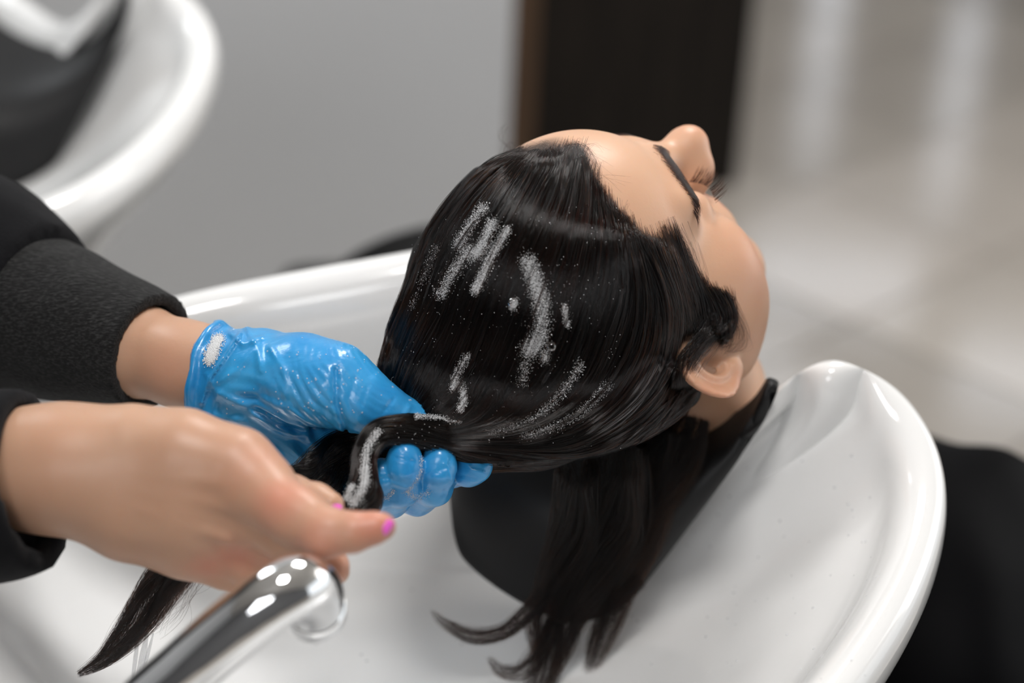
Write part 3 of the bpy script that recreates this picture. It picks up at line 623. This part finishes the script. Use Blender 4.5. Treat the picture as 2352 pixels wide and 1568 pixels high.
# --- bare hand in front, back of the hand to the lens
BARM = [(-60, 1078, 1.125, .0345), (80, 1076, 1.115, .0318), (170, 1072, 1.11, .0305)]
BH = [[(170, 1062, 1.11, .0295), (300, 1040, 1.105, .0245), (420, 1050, 1.10, .0245), (540, 1080, 1.095, .0215), (600, 1120, 1.09, .0185)],
      [(170, 1085, 1.112, .0285), (290, 1135, 1.108, .026), (420, 1165, 1.105, .025), (560, 1185, 1.105, .021)],
      [(180, 1100, 1.115, .026), (300, 1185, 1.115, .022), (430, 1230, 1.118, .0215), (560, 1262, 1.12, .0165)]]
BF = dict(index=[(590, 1125, 1.085, .0180), (680, 1185, 1.068, .0155), (750, 1222, 1.056, .0128), (810, 1222, 1.052, .0102), (862, 1212, 1.052, .0078), (882, 1208, 1.053, .0062)],
          knuckle=[(560, 1170, 1.10, .0185), (660, 1225, 1.085, .0150), (725, 1245, 1.075, .0110)],
          middle=[(540, 1215, 1.115, .0165), (640, 1262, 1.10, .0125), (715, 1290, 1.09, .0098), (762, 1300, 1.092, .0085), (772, 1312, 1.105, .0075)],
          ring=[(470, 1245, 1.12, .0165), (580, 1292, 1.11, .0125), (650, 1318, 1.10, .0100), (700, 1322, 1.105, .0085), (722, 1320, 1.12, .0075)],
          pinky=[(430, 1255, 1.125, .0140), (520, 1306, 1.12, .0110), (580, 1330, 1.115, .0085), (630, 1335, 1.12, .0075), (650, 1330, 1.135, .0065)],
          thumb=[(330, 1060, 1.125, .020), (480, 1080, 1.13, .0170), (590, 1115, 1.125, .0130), (670, 1140, 1.115, .0115), (725, 1152, 1.105, .0098), (757, 1162, 1.100, .0082)])
def bhand(p):
    d = chain(p, BARM, .012)
    e = None
    for c in BH: x = chain(p, c, .012); e = x if e is None else sm(e, x, .016)
    d = sm(d, e, .016); fs = None
    for k, c in BF.items():
        x = chain(p, c, .005); fs = x if fs is None else sm(fs, x, .0022)
    d = sm(d, fs, .009)
    for a, b, r in (((330, 1120, 1.083), (560, 1165, 1.078), .0016), ((330, 1165, 1.083), (520, 1235, 1.085), .0014), ((300, 1080, 1.083), (560, 1110, 1.074), .0016)):   # tendons
        d = sm(d, rc(p, P(*a), P(*b), r), .006)
    return d
pts = PP([r for c in [BARM, *BH, *BF.values()] for r in c]); v, f = surf(bhand, pts.min(0) - .045, pts.max(0) + .045, .0019, 2)
me = mesh('bare_arm', v, f)
attr(me, 'blush', spots(v, [(P(650, 1150, 1.06), .016, .55), (P(560, 1250, 1.10), .014, .8), (P(530, 1260, 1.1), .012, .7), (P(860, 1200, 1.045), .016, .6), (P(740, 1240, 1.05), .016, .5), (P(640, 1320, 1.09), .014, .6), (P(590, 1080, 1.08), .016, .3), (P(760, 1310, 1.09), .012, .5), (P(480, 1290, 1.1), .012, .5)]))
attr(me, 'dark', np.zeros(len(v))); link('bare_hand', me, M['skin_stylist'], stylist)['label'] = 'bare hand pinching the end of the lock'
def nail(c, ax, up, L=.0075, W=.0048):
    ax = Vector(ax).normalized(); up = Vector(up); up = (up - ax * up.dot(ax)).normalized(); sd = ax.cross(up); c = Vector(c); V = []; F = []
    for i in range(7):
        for j in range(7):
            u = i / 6 * 2 - 1; w = j / 6 * 2 - 1; ww = W * (1 - .35 * max(u, 0) ** 3); V.append(c + ax * u * L + sd * w * ww + up * (-.0022 * w * w - .0012 * u * u))
    F = [(i * 7 + j, (i + 1) * 7 + j, (i + 1) * 7 + j + 1, i * 7 + j + 1) for i in range(6) for j in range(6)]
    o = link('fingernail', mesh('fingernail', V, F), M['nail'], stylist); mod(o, 'SOLIDIFY', thickness=.0006, offset=0); mod(o, 'SUBSURF', levels=1, render_levels=1); o['label'] = 'glossy pink fingernail'
upw = C2W @ np.array([0, .1, 1.]); 
nail(P(892, 1219, 1.0455), C2W @ np.array([.55, .75, .1]), C2W @ np.array([.6, -.4, .65]), .0055, .0032)
nail(P(764, 1152, 1.094), C2W @ np.array([.9, -.35, .1]), C2W @ np.array([.25, .8, .45]), .0060, .0042)
# --- sleeves
def sleeve(name, fn, lo_, hi_, material, label, h=.003):
    v, f = surf(fn, lo_, hi_, h, 2); o = link(name, mesh(name, v, f), material, stylist); o['label'] = label; return o
M['knit'] = mat('black_knit', (.006, .006, .007), .9, Sheen_Weight=.04, Specular_IOR_Level=.1); noise_bump(M['knit'], 500, .5, .001)
M['cuff'] = mat('charcoal_ribbed_cuff', (.013, .013, .0135), .9, Sheen_Weight=.08, Specular_IOR_Level=.15)
noise_color(M['cuff'], 900, (.008, .008, .008), (.030, .030, .030), .45, .7, stretch=(.25, 1, 1)); noise_bump(M['cuff'], 900, .8, .001, (.2, 1, 1))
def fr(p, a, b):
    a = np.asarray(a, np.float32); ab = np.asarray(b, np.float32) - a; L = float(np.linalg.norm(ab)); ab /= L; q = p - a; t = q @ ab
    w_ = q - t[:, None] * ab; return t, np.sqrt((w_ * w_).sum(1)), L
CA, CB = P(345, 808, 1.27), P(92, 728, 1.315)
def cuff1(p):
    t, r, L = fr(p, CA, CB); R = np.interp(t, [0, L * .5, L], [.0375, .0455, .0530]) + .0022 * (hash_noise(p, 40, 31) - .5)
    d = np.maximum(r - R, np.maximum(-t, t - L)); d = np.maximum(d, -np.maximum(r - R + .005, t - .02)); return d - .0012
sleeve('cuff', cuff1, np.minimum(CA, CB) - .07, np.maximum(CA, CB) + .07, M['cuff'], 'turned-up charcoal ribbed cuff', .0022)
S1 = [(60, 715, 1.32, .058), (-60, 640, 1.34, .066), (-260, 560, 1.38, .075), (-560, 420, 1.46, .085), (-900, 200, 1.5, .095)]
def sleeve1(p):
    d = chain(p, S1, .02); d = sm(d, rc(p, P(118, 600, 1.31), P(60, 640, 1.30), .016, .02), .02)
    d = d - .007 * (hash_noise(p, 22, 33) - .5) - .002 * (hash_noise(p, 60, 34) - .5); t, r, L = fr(p, CB, CB + (CB - CA)); return np.maximum(d, -.002 - t)
sleeve('sleeve', sleeve1, PP(S1).min(0) - .1, PP(S1).max(0) + .1, M['knit'], 'black knitted sleeve of the gloved arm', .006)
S2 = [(40, 1100, 1.112, .045), (0, 1115, 1.115, .0485), (-120, 1118, 1.13, .052), (-330, 1090, 1.19, .058), (-700, 900, 1.3, .075), (-950, 500, 1.42, .09)]
C2A, C2B = P(78, 1100, 1.112), P(-40, 1118, 1.118)
def sleeve2(p):
    d = chain(p, S2, .02); t, r, L = fr(p, C2A, C2B); d = d - .004 * (hash_noise(p, 30, 35) - .5); d = sm(d, np.maximum(np.maximum(r - .0475, -t), t - .12), .01); d = np.maximum(d, -t)
    d = np.where(t > .35, np.maximum(d, -1), d); return np.maximum(d, -np.maximum(r - .0395, t - .012))
sleeve('sleeve', sleeve2, PP(S2).min(0) - .1, PP(S2).max(0) + .1, M['knit'], 'black sleeve of the bare arm', .006)
tv = [P(-900, 200, 1.5), P(-950, 500, 1.42)]; TC = (tv[0] + tv[1]) / 2; TC[2] = 1.2
def torso(p):
    d = ell(p, TC + [-.06, -.06, -.03], (.15, .20, .34)); d = sm(d, rc(p, tv[0], TC + [-.05, .08, .12], .095, .11), .05); d = sm(d, rc(p, tv[1], TC + [-.05, -.2, .1], .09, .11), .05); return np.maximum(d, -9 + p[:, 2] * 0)
sleeve('sweater', torso, TC - [.32, .45, .5], TC + [.25, .35, .5], M['knit'], 'black sweater body', .014)

# her head, above and left of the picture, looking down at the basin
SR = np.array(Matrix.Rotation(math.radians(-75), 3, 'Z') @ Matrix.Rotation(math.radians(-28), 3, 'X')); SC = TC + [.02, -.06, .50]
def s_local(p): return (p - SC.astype(np.float32)) @ SR.astype(np.float32)
def s_head(p):
    q = s_local(p); m_ = q.copy(); d = face_only(q); return sm(d, rc(p, SC + [-.02, 0, -.05], TC + [-.05, -.06, .28], .05, .06), .02)
v, f = surf(s_head, SC - .19, SC + .19, .0045, 1); me = mesh('head', v, f); attr(me, 'blush', np.zeros(len(v))); attr(me, 'dark', np.zeros(len(v))); link('head', me, M['skin_stylist'], stylist)
def s_hair(p):
    q = s_local(p); hl = hairline(q); return sm(cranium(q) - np.where(hl > 0, .009 * np.clip(hl / .02, 0, 1), np.clip(hl, -.01, 0)), ell(q, (0, -.12, .06), (.035, .03, .035)), .01)
v, f = surf(s_hair, SC - .2, SC + .2, .005, 1); o = link('pinned_hair', mesh('pinned_hair', v, f), M['hair_mass'], stylist)

# ------------------------------------------------------------------ chrome faucet on the near rim
faucet = empty('faucet', P(250, 1780, 1.03), 'polished chrome basin faucet in the foreground under the bare hand', 'faucet')
FP = [(215, 1830, 1.10, .0165), (300, 1660, 1.05, .0165), (430, 1535, 1.03, .0165), (560, 1425, 1.02, .0165), (640, 1365, 1.02, .0166), (690, 1345, 1.028, .0166), (716, 1362, 1.045, .0166), (722, 1392, 1.062, .0160)]
A = spline(np.array([[*P(*q[:3]), q[3]] for q in FP]), 60)
def spout(p):
    d = None
    for i in range(0, 57, 3): e = rc(p, A[i, :3], A[i + 3 if i + 3 < 60 else 59, :3], A[i, 3], A[min(i + 3, 59), 3]); d = e if d is None else np.minimum(d, e)
    return d
tube('spout', A[:, :3], A[:, 3], M['chrome'], faucet, 40)
endp = A[-1, :3]; dirn = A[-1, :3] - A[-4, :3]; dirn /= np.linalg.norm(dirn)
tube('aerator', [endp - dirn * .004, endp + dirn * .004, endp + dirn * .010, endp + dirn * .0105, endp + dirn * .012], [.0165, .0168, .0168, .0150, .0142], M['chrome'], faucet, 40)['label'] = 'ring of the water outlet'
bs = A[0, :3].copy(); tube('base', [bs - [0, 0, .08], bs - [0, 0, .04], bs - [0, 0, .035], bs + [0, 0, .01]], [.019, .019, .022, .017], M['chrome'], faucet, 40)


# ------------------------------------------------------------------ black cape over her, and the chair she lies in
def wn(*a): return np.array(a, np.float32)
CP = [(P(1830, 1230, 1.56), P(2080, 1345, 1.67), .088, .115), (P(2080, 1345, 1.67), P(2330, 1455, 1.76), .115, .13), (P(2330, 1455, 1.76), P(2720, 1345, 1.92), .13, .13),
      (P(2720, 1345, 1.92), P(3300, 1400, 2.1), .13, .11), (P(2110, 1560, 1.58), P(2420, 1700, 1.62), .085, .08), (P(2420, 1700, 1.62), P(2900, 1600, 1.75), .08, .07), (P(2040, 1400, 1.62), P(2110, 1560, 1.58), .09, .085)]
def cape(p):
    d = None
    for a, b, r1, r2 in CP: e = rc(p, a, b, r1, r2); d = e if d is None else sm(d, e, .06)
    q = p @ C2W.astype(np.float32)
    fo = .010 * np.sin((p[:, 0] * 1.3 - p[:, 1] * .5 + p[:, 2] * .9) * 38 + 3 * hash_noise(p, 5, 41)) * hash_noise(p, 7, 42) + .014 * (hash_noise(p, 12, 43) - .5)
    return d - fo
q = np.array([c[i] for c in CP for i in (0, 1)]); v, f = surf(cape, q.min(0) - .17, q.max(0) + .17, .0075, 1)
ck = link('cape', mesh('cape', v, f), M['cape'], client); ck['label'] = 'black salon cape'
chair = empty('salon_chair', (.35, 1.85, 0), 'black reclining salon chair behind the foreground basin, mostly hidden', 'chair')
def rbox(name, c, size, rot, material, parent, bev=.03):
    bm = bmesh.new(); bmesh.ops.create_cube(bm, size=1); bmesh.ops.scale(bm, vec=size, verts=bm.verts); bmesh.ops.bevel(bm, geom=bm.edges[:], offset=bev, segments=4, affect='EDGES', profile=.5)
    bmesh.ops.rotate(bm, verts=bm.verts, matrix=Matrix.Rotation(rot[2], 3, 'Z') @ Matrix.Rotation(rot[0], 3, 'X')); bmesh.ops.translate(bm, vec=c, verts=bm.verts)
    me = bpy.data.meshes.new(name); bm.to_mesh(me); bm.free(); return link(name, me, material, parent)
rz = math.radians(12)
def chair_parts(chair, x, y, arm=None, bh=.36):
    rbox('seat', (x, y, .27), (.50, .50, .11), (0, 0, rz), M['leather'], chair)
    rbox('backrest', (x - .27, y - .06, bh), (.13, .44, .30), (0, 0, rz), M['leather'], chair, .04)
    if arm is None: rbox('armrest', (x + .05, y - .29, .40), (.46, .08, .09), (0, 0, rz), M['leather'], chair, .035)
    else: tube('armrest', *arm, M['leather'], chair, 20, 20)
    rbox('armrest', (x - .07, y + .29, .36), (.40, .08, .09), (0, 0, rz), M['leather'], chair, .035)
    tube('base', [(x, y, 0), (x, y, .015), (x, y, .03), (x, y, .10), (x, y, .22)], [.22, .22, .06, .04, .04], M['steel'], chair, 40)
chair.location = (.85, 1.52, 0); chair['label'] = 'black salon chair at right under the woman in the black cape'; chair['group'] = 'black salon chairs'
chair_parts(chair, .85, 1.52)
chair2 = empty('salon_chair', (-.05, 2.13, 0), 'black salon chair behind the basin, its blurred armrest showing left of the hair', 'chair', 'black salon chairs')
chair_parts(chair2, -.05, 2.13, (PP([(740, 732, 2.02), (860, 668, 2.03), (1000, 628, 2.06), (1150, 618, 2.12), (1260, 620, 2.2)]), [.030, .045, .05, .05, .045]), .20)

# ------------------------------------------------------------------ brows, lashes, loose wisps
def castb(px, py):
    d = C2W @ np.array([(px - CX) / F_PX, -(py - CY) / F_PX, -1.0]); h = bvh_body.ray_cast(Vector(CAM), Vector(d / np.linalg.norm(d)))
    return (None, None) if h[0] is None else (np.array(h[0]), np.array(h[1]))
M['brow'] = hair_mat('brow_hair', .93, .35)
bs_, br_ = [], []
for sgn in (1, -1):
    for k in range(1300):
        t = rng.uniform(); x = .010 + .050 * t; z = .0325 + .007 * math.sin(t * 2.6) - .003 * t + rng.normal(0, 1) * .0034 * (1 - .6 * t)
        pt = h2w([sgn * x, .13, z]); hh = bvh_body.ray_cast(Vector(pt), Vector(h2w([sgn * x * .9, 0, z]) - pt))
        if hh[0] is None: continue
        r0 = np.array(hh[0]); nn = np.array(hh[1]); dr = HR @ np.array([sgn * .95, -.25, .25 - .7 * t]); dr -= nn * (dr @ nn) * .9; dr /= np.linalg.norm(dr)
        L = rng.uniform(.005, .009); bs_.append(np.array([r0 + dr * L * u + nn * (.0002 + .0010 * math.sin(u * 2.6)) for u in (0, .33, .66, 1)])); br_.append(np.array([.00007, .00007, .00005, .00002]))
hair_obj('eyebrow', bs_, br_, M['brow'], client)
bs_, br_ = [], []
for sgn in (1, -1):
    for k in range(90):
        t = rng.uniform(); x = .019 + .026 * t; y = .0905 + .003 * math.sin(t * 3.1) - .006 * t * t; z = .004 - .002 * math.sin(t * 3.1)
        r0 = h2w([sgn * x, y - .003, z]); dr = HR @ np.array([sgn * (.1 + .55 * t), .9, -.25 + rng.normal(0, .12)]); dr /= np.linalg.norm(dr); up_ = HR @ np.array([0, .2, .6])
        L = rng.uniform(.009, .0125); bs_.append(np.array([r0 + dr * L * u + up_ * L * (.35 * u * u) for u in (0, .25, .5, .75, 1)])); br_.append(np.array([.00011, .0001, .00008, .00006, .00002]))
hair_obj('eyelash', bs_, br_, M['brow'], client)
bs_, br_ = [], []
def wisp(pts, n, j, r=.00005):
    for k in range(n):
        o = rng.normal(0, j, (len(pts), 2)) * np.linspace(.4, 1, len(pts))[:, None]; q = []
        for (x, y, h), (a, b) in zip(pts, o):
            c, nn = castb(x + a, y + b)
            if c is None: q.append(P(x + a, y + b, 1.245)); continue
            q.append(c + nn * (h + .0008))
        q = spline(np.array(q), 16); bs_.append(q); br_.append(np.linspace(r, r * .4, 16))
for k in range(26):                                                 # baby hair along the forehead
    x0 = rng.uniform(1200, 1420); y0 = np.interp(x0, [1200, 1330, 1420], [352, 345, 480])
    wisp([(x0, y0 + 25, .003), (x0 + rng.uniform(-15, 25), y0 - 5, .003), (x0 + rng.uniform(0, 60), y0 + rng.uniform(-10, 30), .001)], 3, 9, .00004)
wisp([(1290, 470, .005), (1295, 400, .006), (1315, 352, .005), (1350, 350, .002), (1372, 400, .001), (1365, 450, .001)], 14, 5)
wisp([(1345, 480, .006), (1342, 410, .009), (1325, 362, .008), (1300, 352, .004)], 26, 6)
wisp([(1380, 470, .003), (1440, 540, .003), (1500, 620, .003), (1560, 720, .003)], 40, 12)
wisp([(1420, 500, .002), (1490, 570, .002), (1545, 640, .003), (1590, 740, .003)], 30, 10)
for k in range(150):                                                # thin fringe over the temple and sideburn
    x0, y0 = [(1545, 530), (1570, 570), (1650, 690), (1670, 700), (1600, 640)][k % 5]; a = rng.normal(0, 14, 2)
    wisp([(x0 + a[0], y0 + a[1], .0005), (x0 + a[0] * 1.2 + 22, y0 + 60, .001), (x0 + a[0] * 1.4 + 15, y0 + 95, .001), (x0 + a[0] - 5, y0 + (150 if k % 5 < 2 else 105), .001)], 2, 6, .00005)
for k in range(80):                                                 # sweep of hair passing over the top of the ear
    a = rng.normal(-7, 12, 2); wisp([(1662 + a[0], 722 + a[1], .001), (1618 + a[0], 785 + a[1], .0022), (1578 + a[0], 842 + a[1], .003), (1556 + a[0], 905, .003), (1535 + a[0], 985, .002)], 5, 5, .00007)
for pts in [[(905, 790, 1.245), (880, 850, 1.24), (868, 905, 1.24)], [(900, 830, 1.245), (872, 870, 1.24), (858, 900, 1.24)], [(1175, 345, 1.30), (1150, 320, 1.30), (1160, 290, 1.30)], [(1185, 340, 1.3), (1160, 330, 1.3), (1150, 370, 1.29)]]:
    for k in range(5):
        q = spline(PP([(x + rng.normal(0, 6), y + rng.normal(0, 6), d) for x, y, d in pts]), 14); bs_.append(q); br_.append(np.full(14, .00004))
hair_obj('wisp', bs_, br_, M['hair'], client, label='fine loose hairs at the forehead and temple')

# ------------------------------------------------------------------ shampoo foam, bubbles, droplets
M['foam'] = mat('shampoo_foam', (.80, .81, .82), .25, Specular_IOR_Level=.6)
M['foam'].node_tree.nodes['Principled BSDF'].inputs['Alpha'].default_value = .75
M['water'] = mat('water', (1, 1, 1), .02, Transmission_Weight=1.0, IOR=1.2, Specular_IOR_Level=1.0)
bm = bmesh.new(); bmesh.ops.create_icosphere(bm, subdivisions=1, radius=1); ICO = np.array([v.co[:] for v in bm.verts]); ICF = np.array([[v.index for v in f.verts] for f in bm.faces]); bm.free()
bm = bmesh.new(); bmesh.ops.create_icosphere(bm, subdivisions=2, radius=1); IC2 = np.array([v.co[:] for v in bm.verts]); IF2 = np.array([[v.index for v in f.verts] for f in bm.faces]); bm.free()
def spheres(name, C, R, material, label, cat, hi_=False, flat=None, parent=None):
    V0, F0 = (IC2, IF2) if hi_ else (ICO, ICF); C = np.array(C); R = np.array(R); V = V0[None] * R[:, None, None]
    if flat is not None: N = np.array(flat); V = V - N[:, None, :] * ((V @ N[:, :, None]) * .45)
    V = (V + C[:, None]).reshape(-1, 3); F = (F0[None] + (np.arange(len(C)) * len(V0))[:, None, None]).reshape(-1, 3)
    return tag(link(name, mesh(name, V, F), material, parent), label, cat, kind='stuff')
full_v = [hv, body_v]; full_f = [hf.tolist(), (body_f + len(hv)).tolist()]
lq = bpy.data.objects['twisted_lock'].data; lv = np.empty(len(lq.vertices) * 3, np.float32); lq.vertices.foreach_get('co', lv); lv = lv.reshape(-1, 3)
lf = [[i + len(hv) + len(body_v) for i in p.vertices] for p in lq.polygons]
bvh_all = BVHTree.FromPolygons([Vector(q) for q in np.concatenate([hv, body_v, lv]).tolist()], full_f[0] + full_f[1] + lf)
def castv(px, py, bv):
    d = C2W @ np.array([(px - CX) / F_PX, -(py - CY) / F_PX, -1.0]); h = bv.ray_cast(Vector(CAM), Vector(d / np.linalg.norm(d)))
    return (None, None) if h[0] is None or (h[0] - Vector(CAM)).length > 1.6 else (np.array(h[0]), np.array(h[1]))
FOAM = [([(1118, 480), (1085, 525), (1060, 570)], 15, 500), ([(1138, 515), (1118, 560), (1100, 590)], 16, 800), ([(1170, 530), (1135, 590), (1112, 640), (1098, 668)], 13, 1500), ([(1090, 575), (1050, 625), (1018, 680)], 18, 600),
        ([(1215, 600), (1232, 650), (1245, 700), (1240, 770), (1215, 800)], 23, 2600), ([(1225, 780), (1205, 840), (1200, 880)], 20, 350), ([(1078, 815), (1052, 862), (1045, 895)], 13, 500), ([(1062, 880), (1070, 920), (1060, 945)], 11, 800),
        ([(1010, 570), (985, 640), (955, 710)], 10, 180), ([(1330, 830), (1285, 900), (1220, 960), (1120, 1000)], 14, 550), ([(1390, 880), (1310, 960), (1200, 1000)], 16, 420), ([(1295, 700), (1300, 745)], 9, 250), ([(950, 964), (1000, 968), (1060, 972)], 5, 260),
        ([(905, 880), (925, 920), (945, 940)], 14, 150), ([(1185, 690), (1180, 705)], 12, 200), ([(1255, 800), (1250, 825)], 12, 160)]
Cs, Rs = [], []
def blob(pts, wdt, n, bv, lift=.0009, r=(.00014, .00034)):
    A = spline(np.array(pts, float), 40)
    for k in range(n):
        i = rng.integers(0, 40); x, y = A[i] + np.clip(rng.normal(0, .42, 2), -1.3, 1.3) * wdt; c, nn = castv(x, y, bv)
        if c is None: continue
        Cs.append(c + nn * rng.uniform(lift * .7, lift * 1.5)); Rs.append(rng.uniform(*r) if rng.uniform() < .985 else rng.uniform(.0003, .0005))
for p_, w_, n_ in FOAM: blob(p_, w_, int(n_ * 4.2), bvh_all, .0028, (.00011, .00023))
spheres('shampoo_foam', Cs, Rs, M['foam'], 'thin white shampoo foam smeared in streaks over the wet crown hair', 'foam')
Cs, Rs = [], []
for p_, w_, n_ in [([(868, 992), (842, 1035), (838, 1080)], 9, 700), ([(838, 1080), (835, 1120), (812, 1160)], 10, 1200), ([(812, 1120), (800, 1150)], 9, 500)]: blob(p_, w_, n_ * 3, bvh_all, .0016, (.00011, .00024))
spheres('lather', Cs, Rs, M['foam'], 'white lather squeezed along the twisted lock beside the pink thumbnail', 'foam')
Cs, Rs = [], []
for p_, w_, n_ in [([(968, 1050), (962, 1095), (935, 1130)], 6, 420), ([(935, 1130), (955, 1142), (985, 1130)], 11, 420), ([(905, 1125), (885, 1145)], 8, 200)]: blob(p_, w_, n_, gbvh, .0002, (.00008, .00020))
spheres('suds', Cs, Rs, M['foam'], 'small suds caught between the gloved fingertips', 'foam')
Cs, Rs = [], []
blob([(503, 778), (490, 803), (482, 828)], 15, 3000, gbvh, .0004, (.0002, .00045))
spheres('foam_dab', Cs, Rs, M['foam'], 'soft dab of foam on the rolled cuff of the blue glove', 'foam')
Cs, Rs, Ns = [], [], []                                             # water beads over the hair, their sparkle painted in as near-white colour
for k in range(1250):
    x, y = rng.uniform(900, 1420), rng.uniform(480, 1040)
    if hash_noise(np.array([[x, y, 0.]]), .02, 51)[0] < .42 and rng.uniform() < .8: continue
    c, nn = castv(x, y, bvh_all)
    if c is None: continue
    Cs.append(c + nn * rng.uniform(.002, .004)); Rs.append(rng.uniform(.00009, .00024)); Ns.append(nn)
spheres('hair_droplets', Cs, Rs, mat('white_glint_bead', (.75, .76, .78), .03, Specular_IOR_Level=1., Coat_Weight=1.), 'tiny glinting water beads scattered over the wet hair', 'water', True, Ns)
Cs, Rs, Ns = [], [], []
for k in range(110):
    x, y = rng.uniform(480, 960), rng.uniform(740, 960); c, nn = castv(x, y, gbvh)
    if c is None: continue
    Cs.append(c + nn * .0001); Rs.append(rng.uniform(.0003, .0008)); Ns.append(nn)
M['bead'] = mat('water_bead', (.8, .82, .85), .04, Specular_IOR_Level=1.0, Coat_Weight=1.0); M['bead'].node_tree.nodes['Principled BSDF'].inputs['Alpha'].default_value = .3
spheres('glove_droplets', Cs, Rs, M['bead'], 'clear water droplets beading on the back of the blue glove thumb', 'water', True, Ns)
dg = bpy.context.evaluated_depsgraph_get(); bo = [c for c in basin.children if c.name == 'bowl'][0]; bbv = BVHTree.FromObject(bo, dg); Mb = bo.matrix_world.copy()
Cs, Rs, Ns = [], [], []
for k in range(170):
    x, y = rng.uniform(300, 2050), rng.uniform(1000, 1568)
    if x < 1450 and rng.uniform() < .6: continue
    c, nn = castv(x, y, bbv)
    if c is None or nn[2] < .1: continue
    Cs.append(c + nn * .0001); Rs.append(rng.uniform(.0004, .0012)); Ns.append(nn)
spheres('basin_droplets', Cs, Rs, M['bead'], 'scattered water droplets clinging to the inside of the white basin', 'water', True, Ns)
M['bubble'] = bpy.data.materials.new('soap_film'); M['bubble'].use_nodes = True
n = M['bubble'].node_tree.nodes; l = M['bubble'].node_tree.links; n.remove(n['Principled BSDF']); tr = n.new('ShaderNodeBsdfTransparent'); gs = n.new('ShaderNodeBsdfGlossy'); gs.inputs['Roughness'].default_value = .02
lw = n.new('ShaderNodeLayerWeight'); lw.inputs['Blend'].default_value = .45; mx = n.new('ShaderNodeMixShader'); l.new(lw.outputs['Facing'], mx.inputs[0]); l.new(tr.outputs[0], mx.inputs[1]); l.new(gs.outputs[0], mx.inputs[2]); l.new(mx.outputs[0], n['Material Output'].inputs[0])
for x, y, r, lb in [(1183, 694, 14, 'clear soap bubble on the hair left of the long foam streak'), (1248, 690, 8, 'small clear bubble inside the long foam streak'), (1265, 790, 12, 'clear soap bubble below the long foam streak, upper of the stacked pair'),
                    (1248, 814, 10, 'clear soap bubble below the long foam streak, lower of the stacked pair')]:
    c, nn = castv(x, y, bvh_all)
    if c is None: continue
    R = r / F_PX * 1.2; bm = bmesh.new(); bmesh.ops.create_uvsphere(bm, u_segments=24, v_segments=16, radius=R)
    me = bpy.data.meshes.new('soap_bubble'); bm.to_mesh(me); bm.free(); o = link('soap_bubble', me, M['bubble']); o.location = c + nn * (R * .6 + .0025); tag(o, lb, 'bubble')

#@@NEXT

M['trickle'] = mat('running_water', (.8, .82, .84), .05, Specular_IOR_Level=1.0, Coat_Weight=1.0); M['trickle'].node_tree.nodes['Principled BSDF'].inputs['Alpha'].default_value = .35
tk = empty('water_trickle', P(320, 1540, 1.22), 'thin trickle of water running off the dripping tail end of hair', 'water')
for x, dx, r in ((338, -22, .0022), (318, -14, .0014), (352, -30, .0012)):
    tube('rivulet', PP([(x, 1455, 1.20), (x + dx * .4, 1500, 1.215), (x + dx, 1568, 1.235), (x + dx * 1.6, 1640, 1.26)]), [r * .4, r, r * .8, r], M['trickle'], tk, 10, 16)
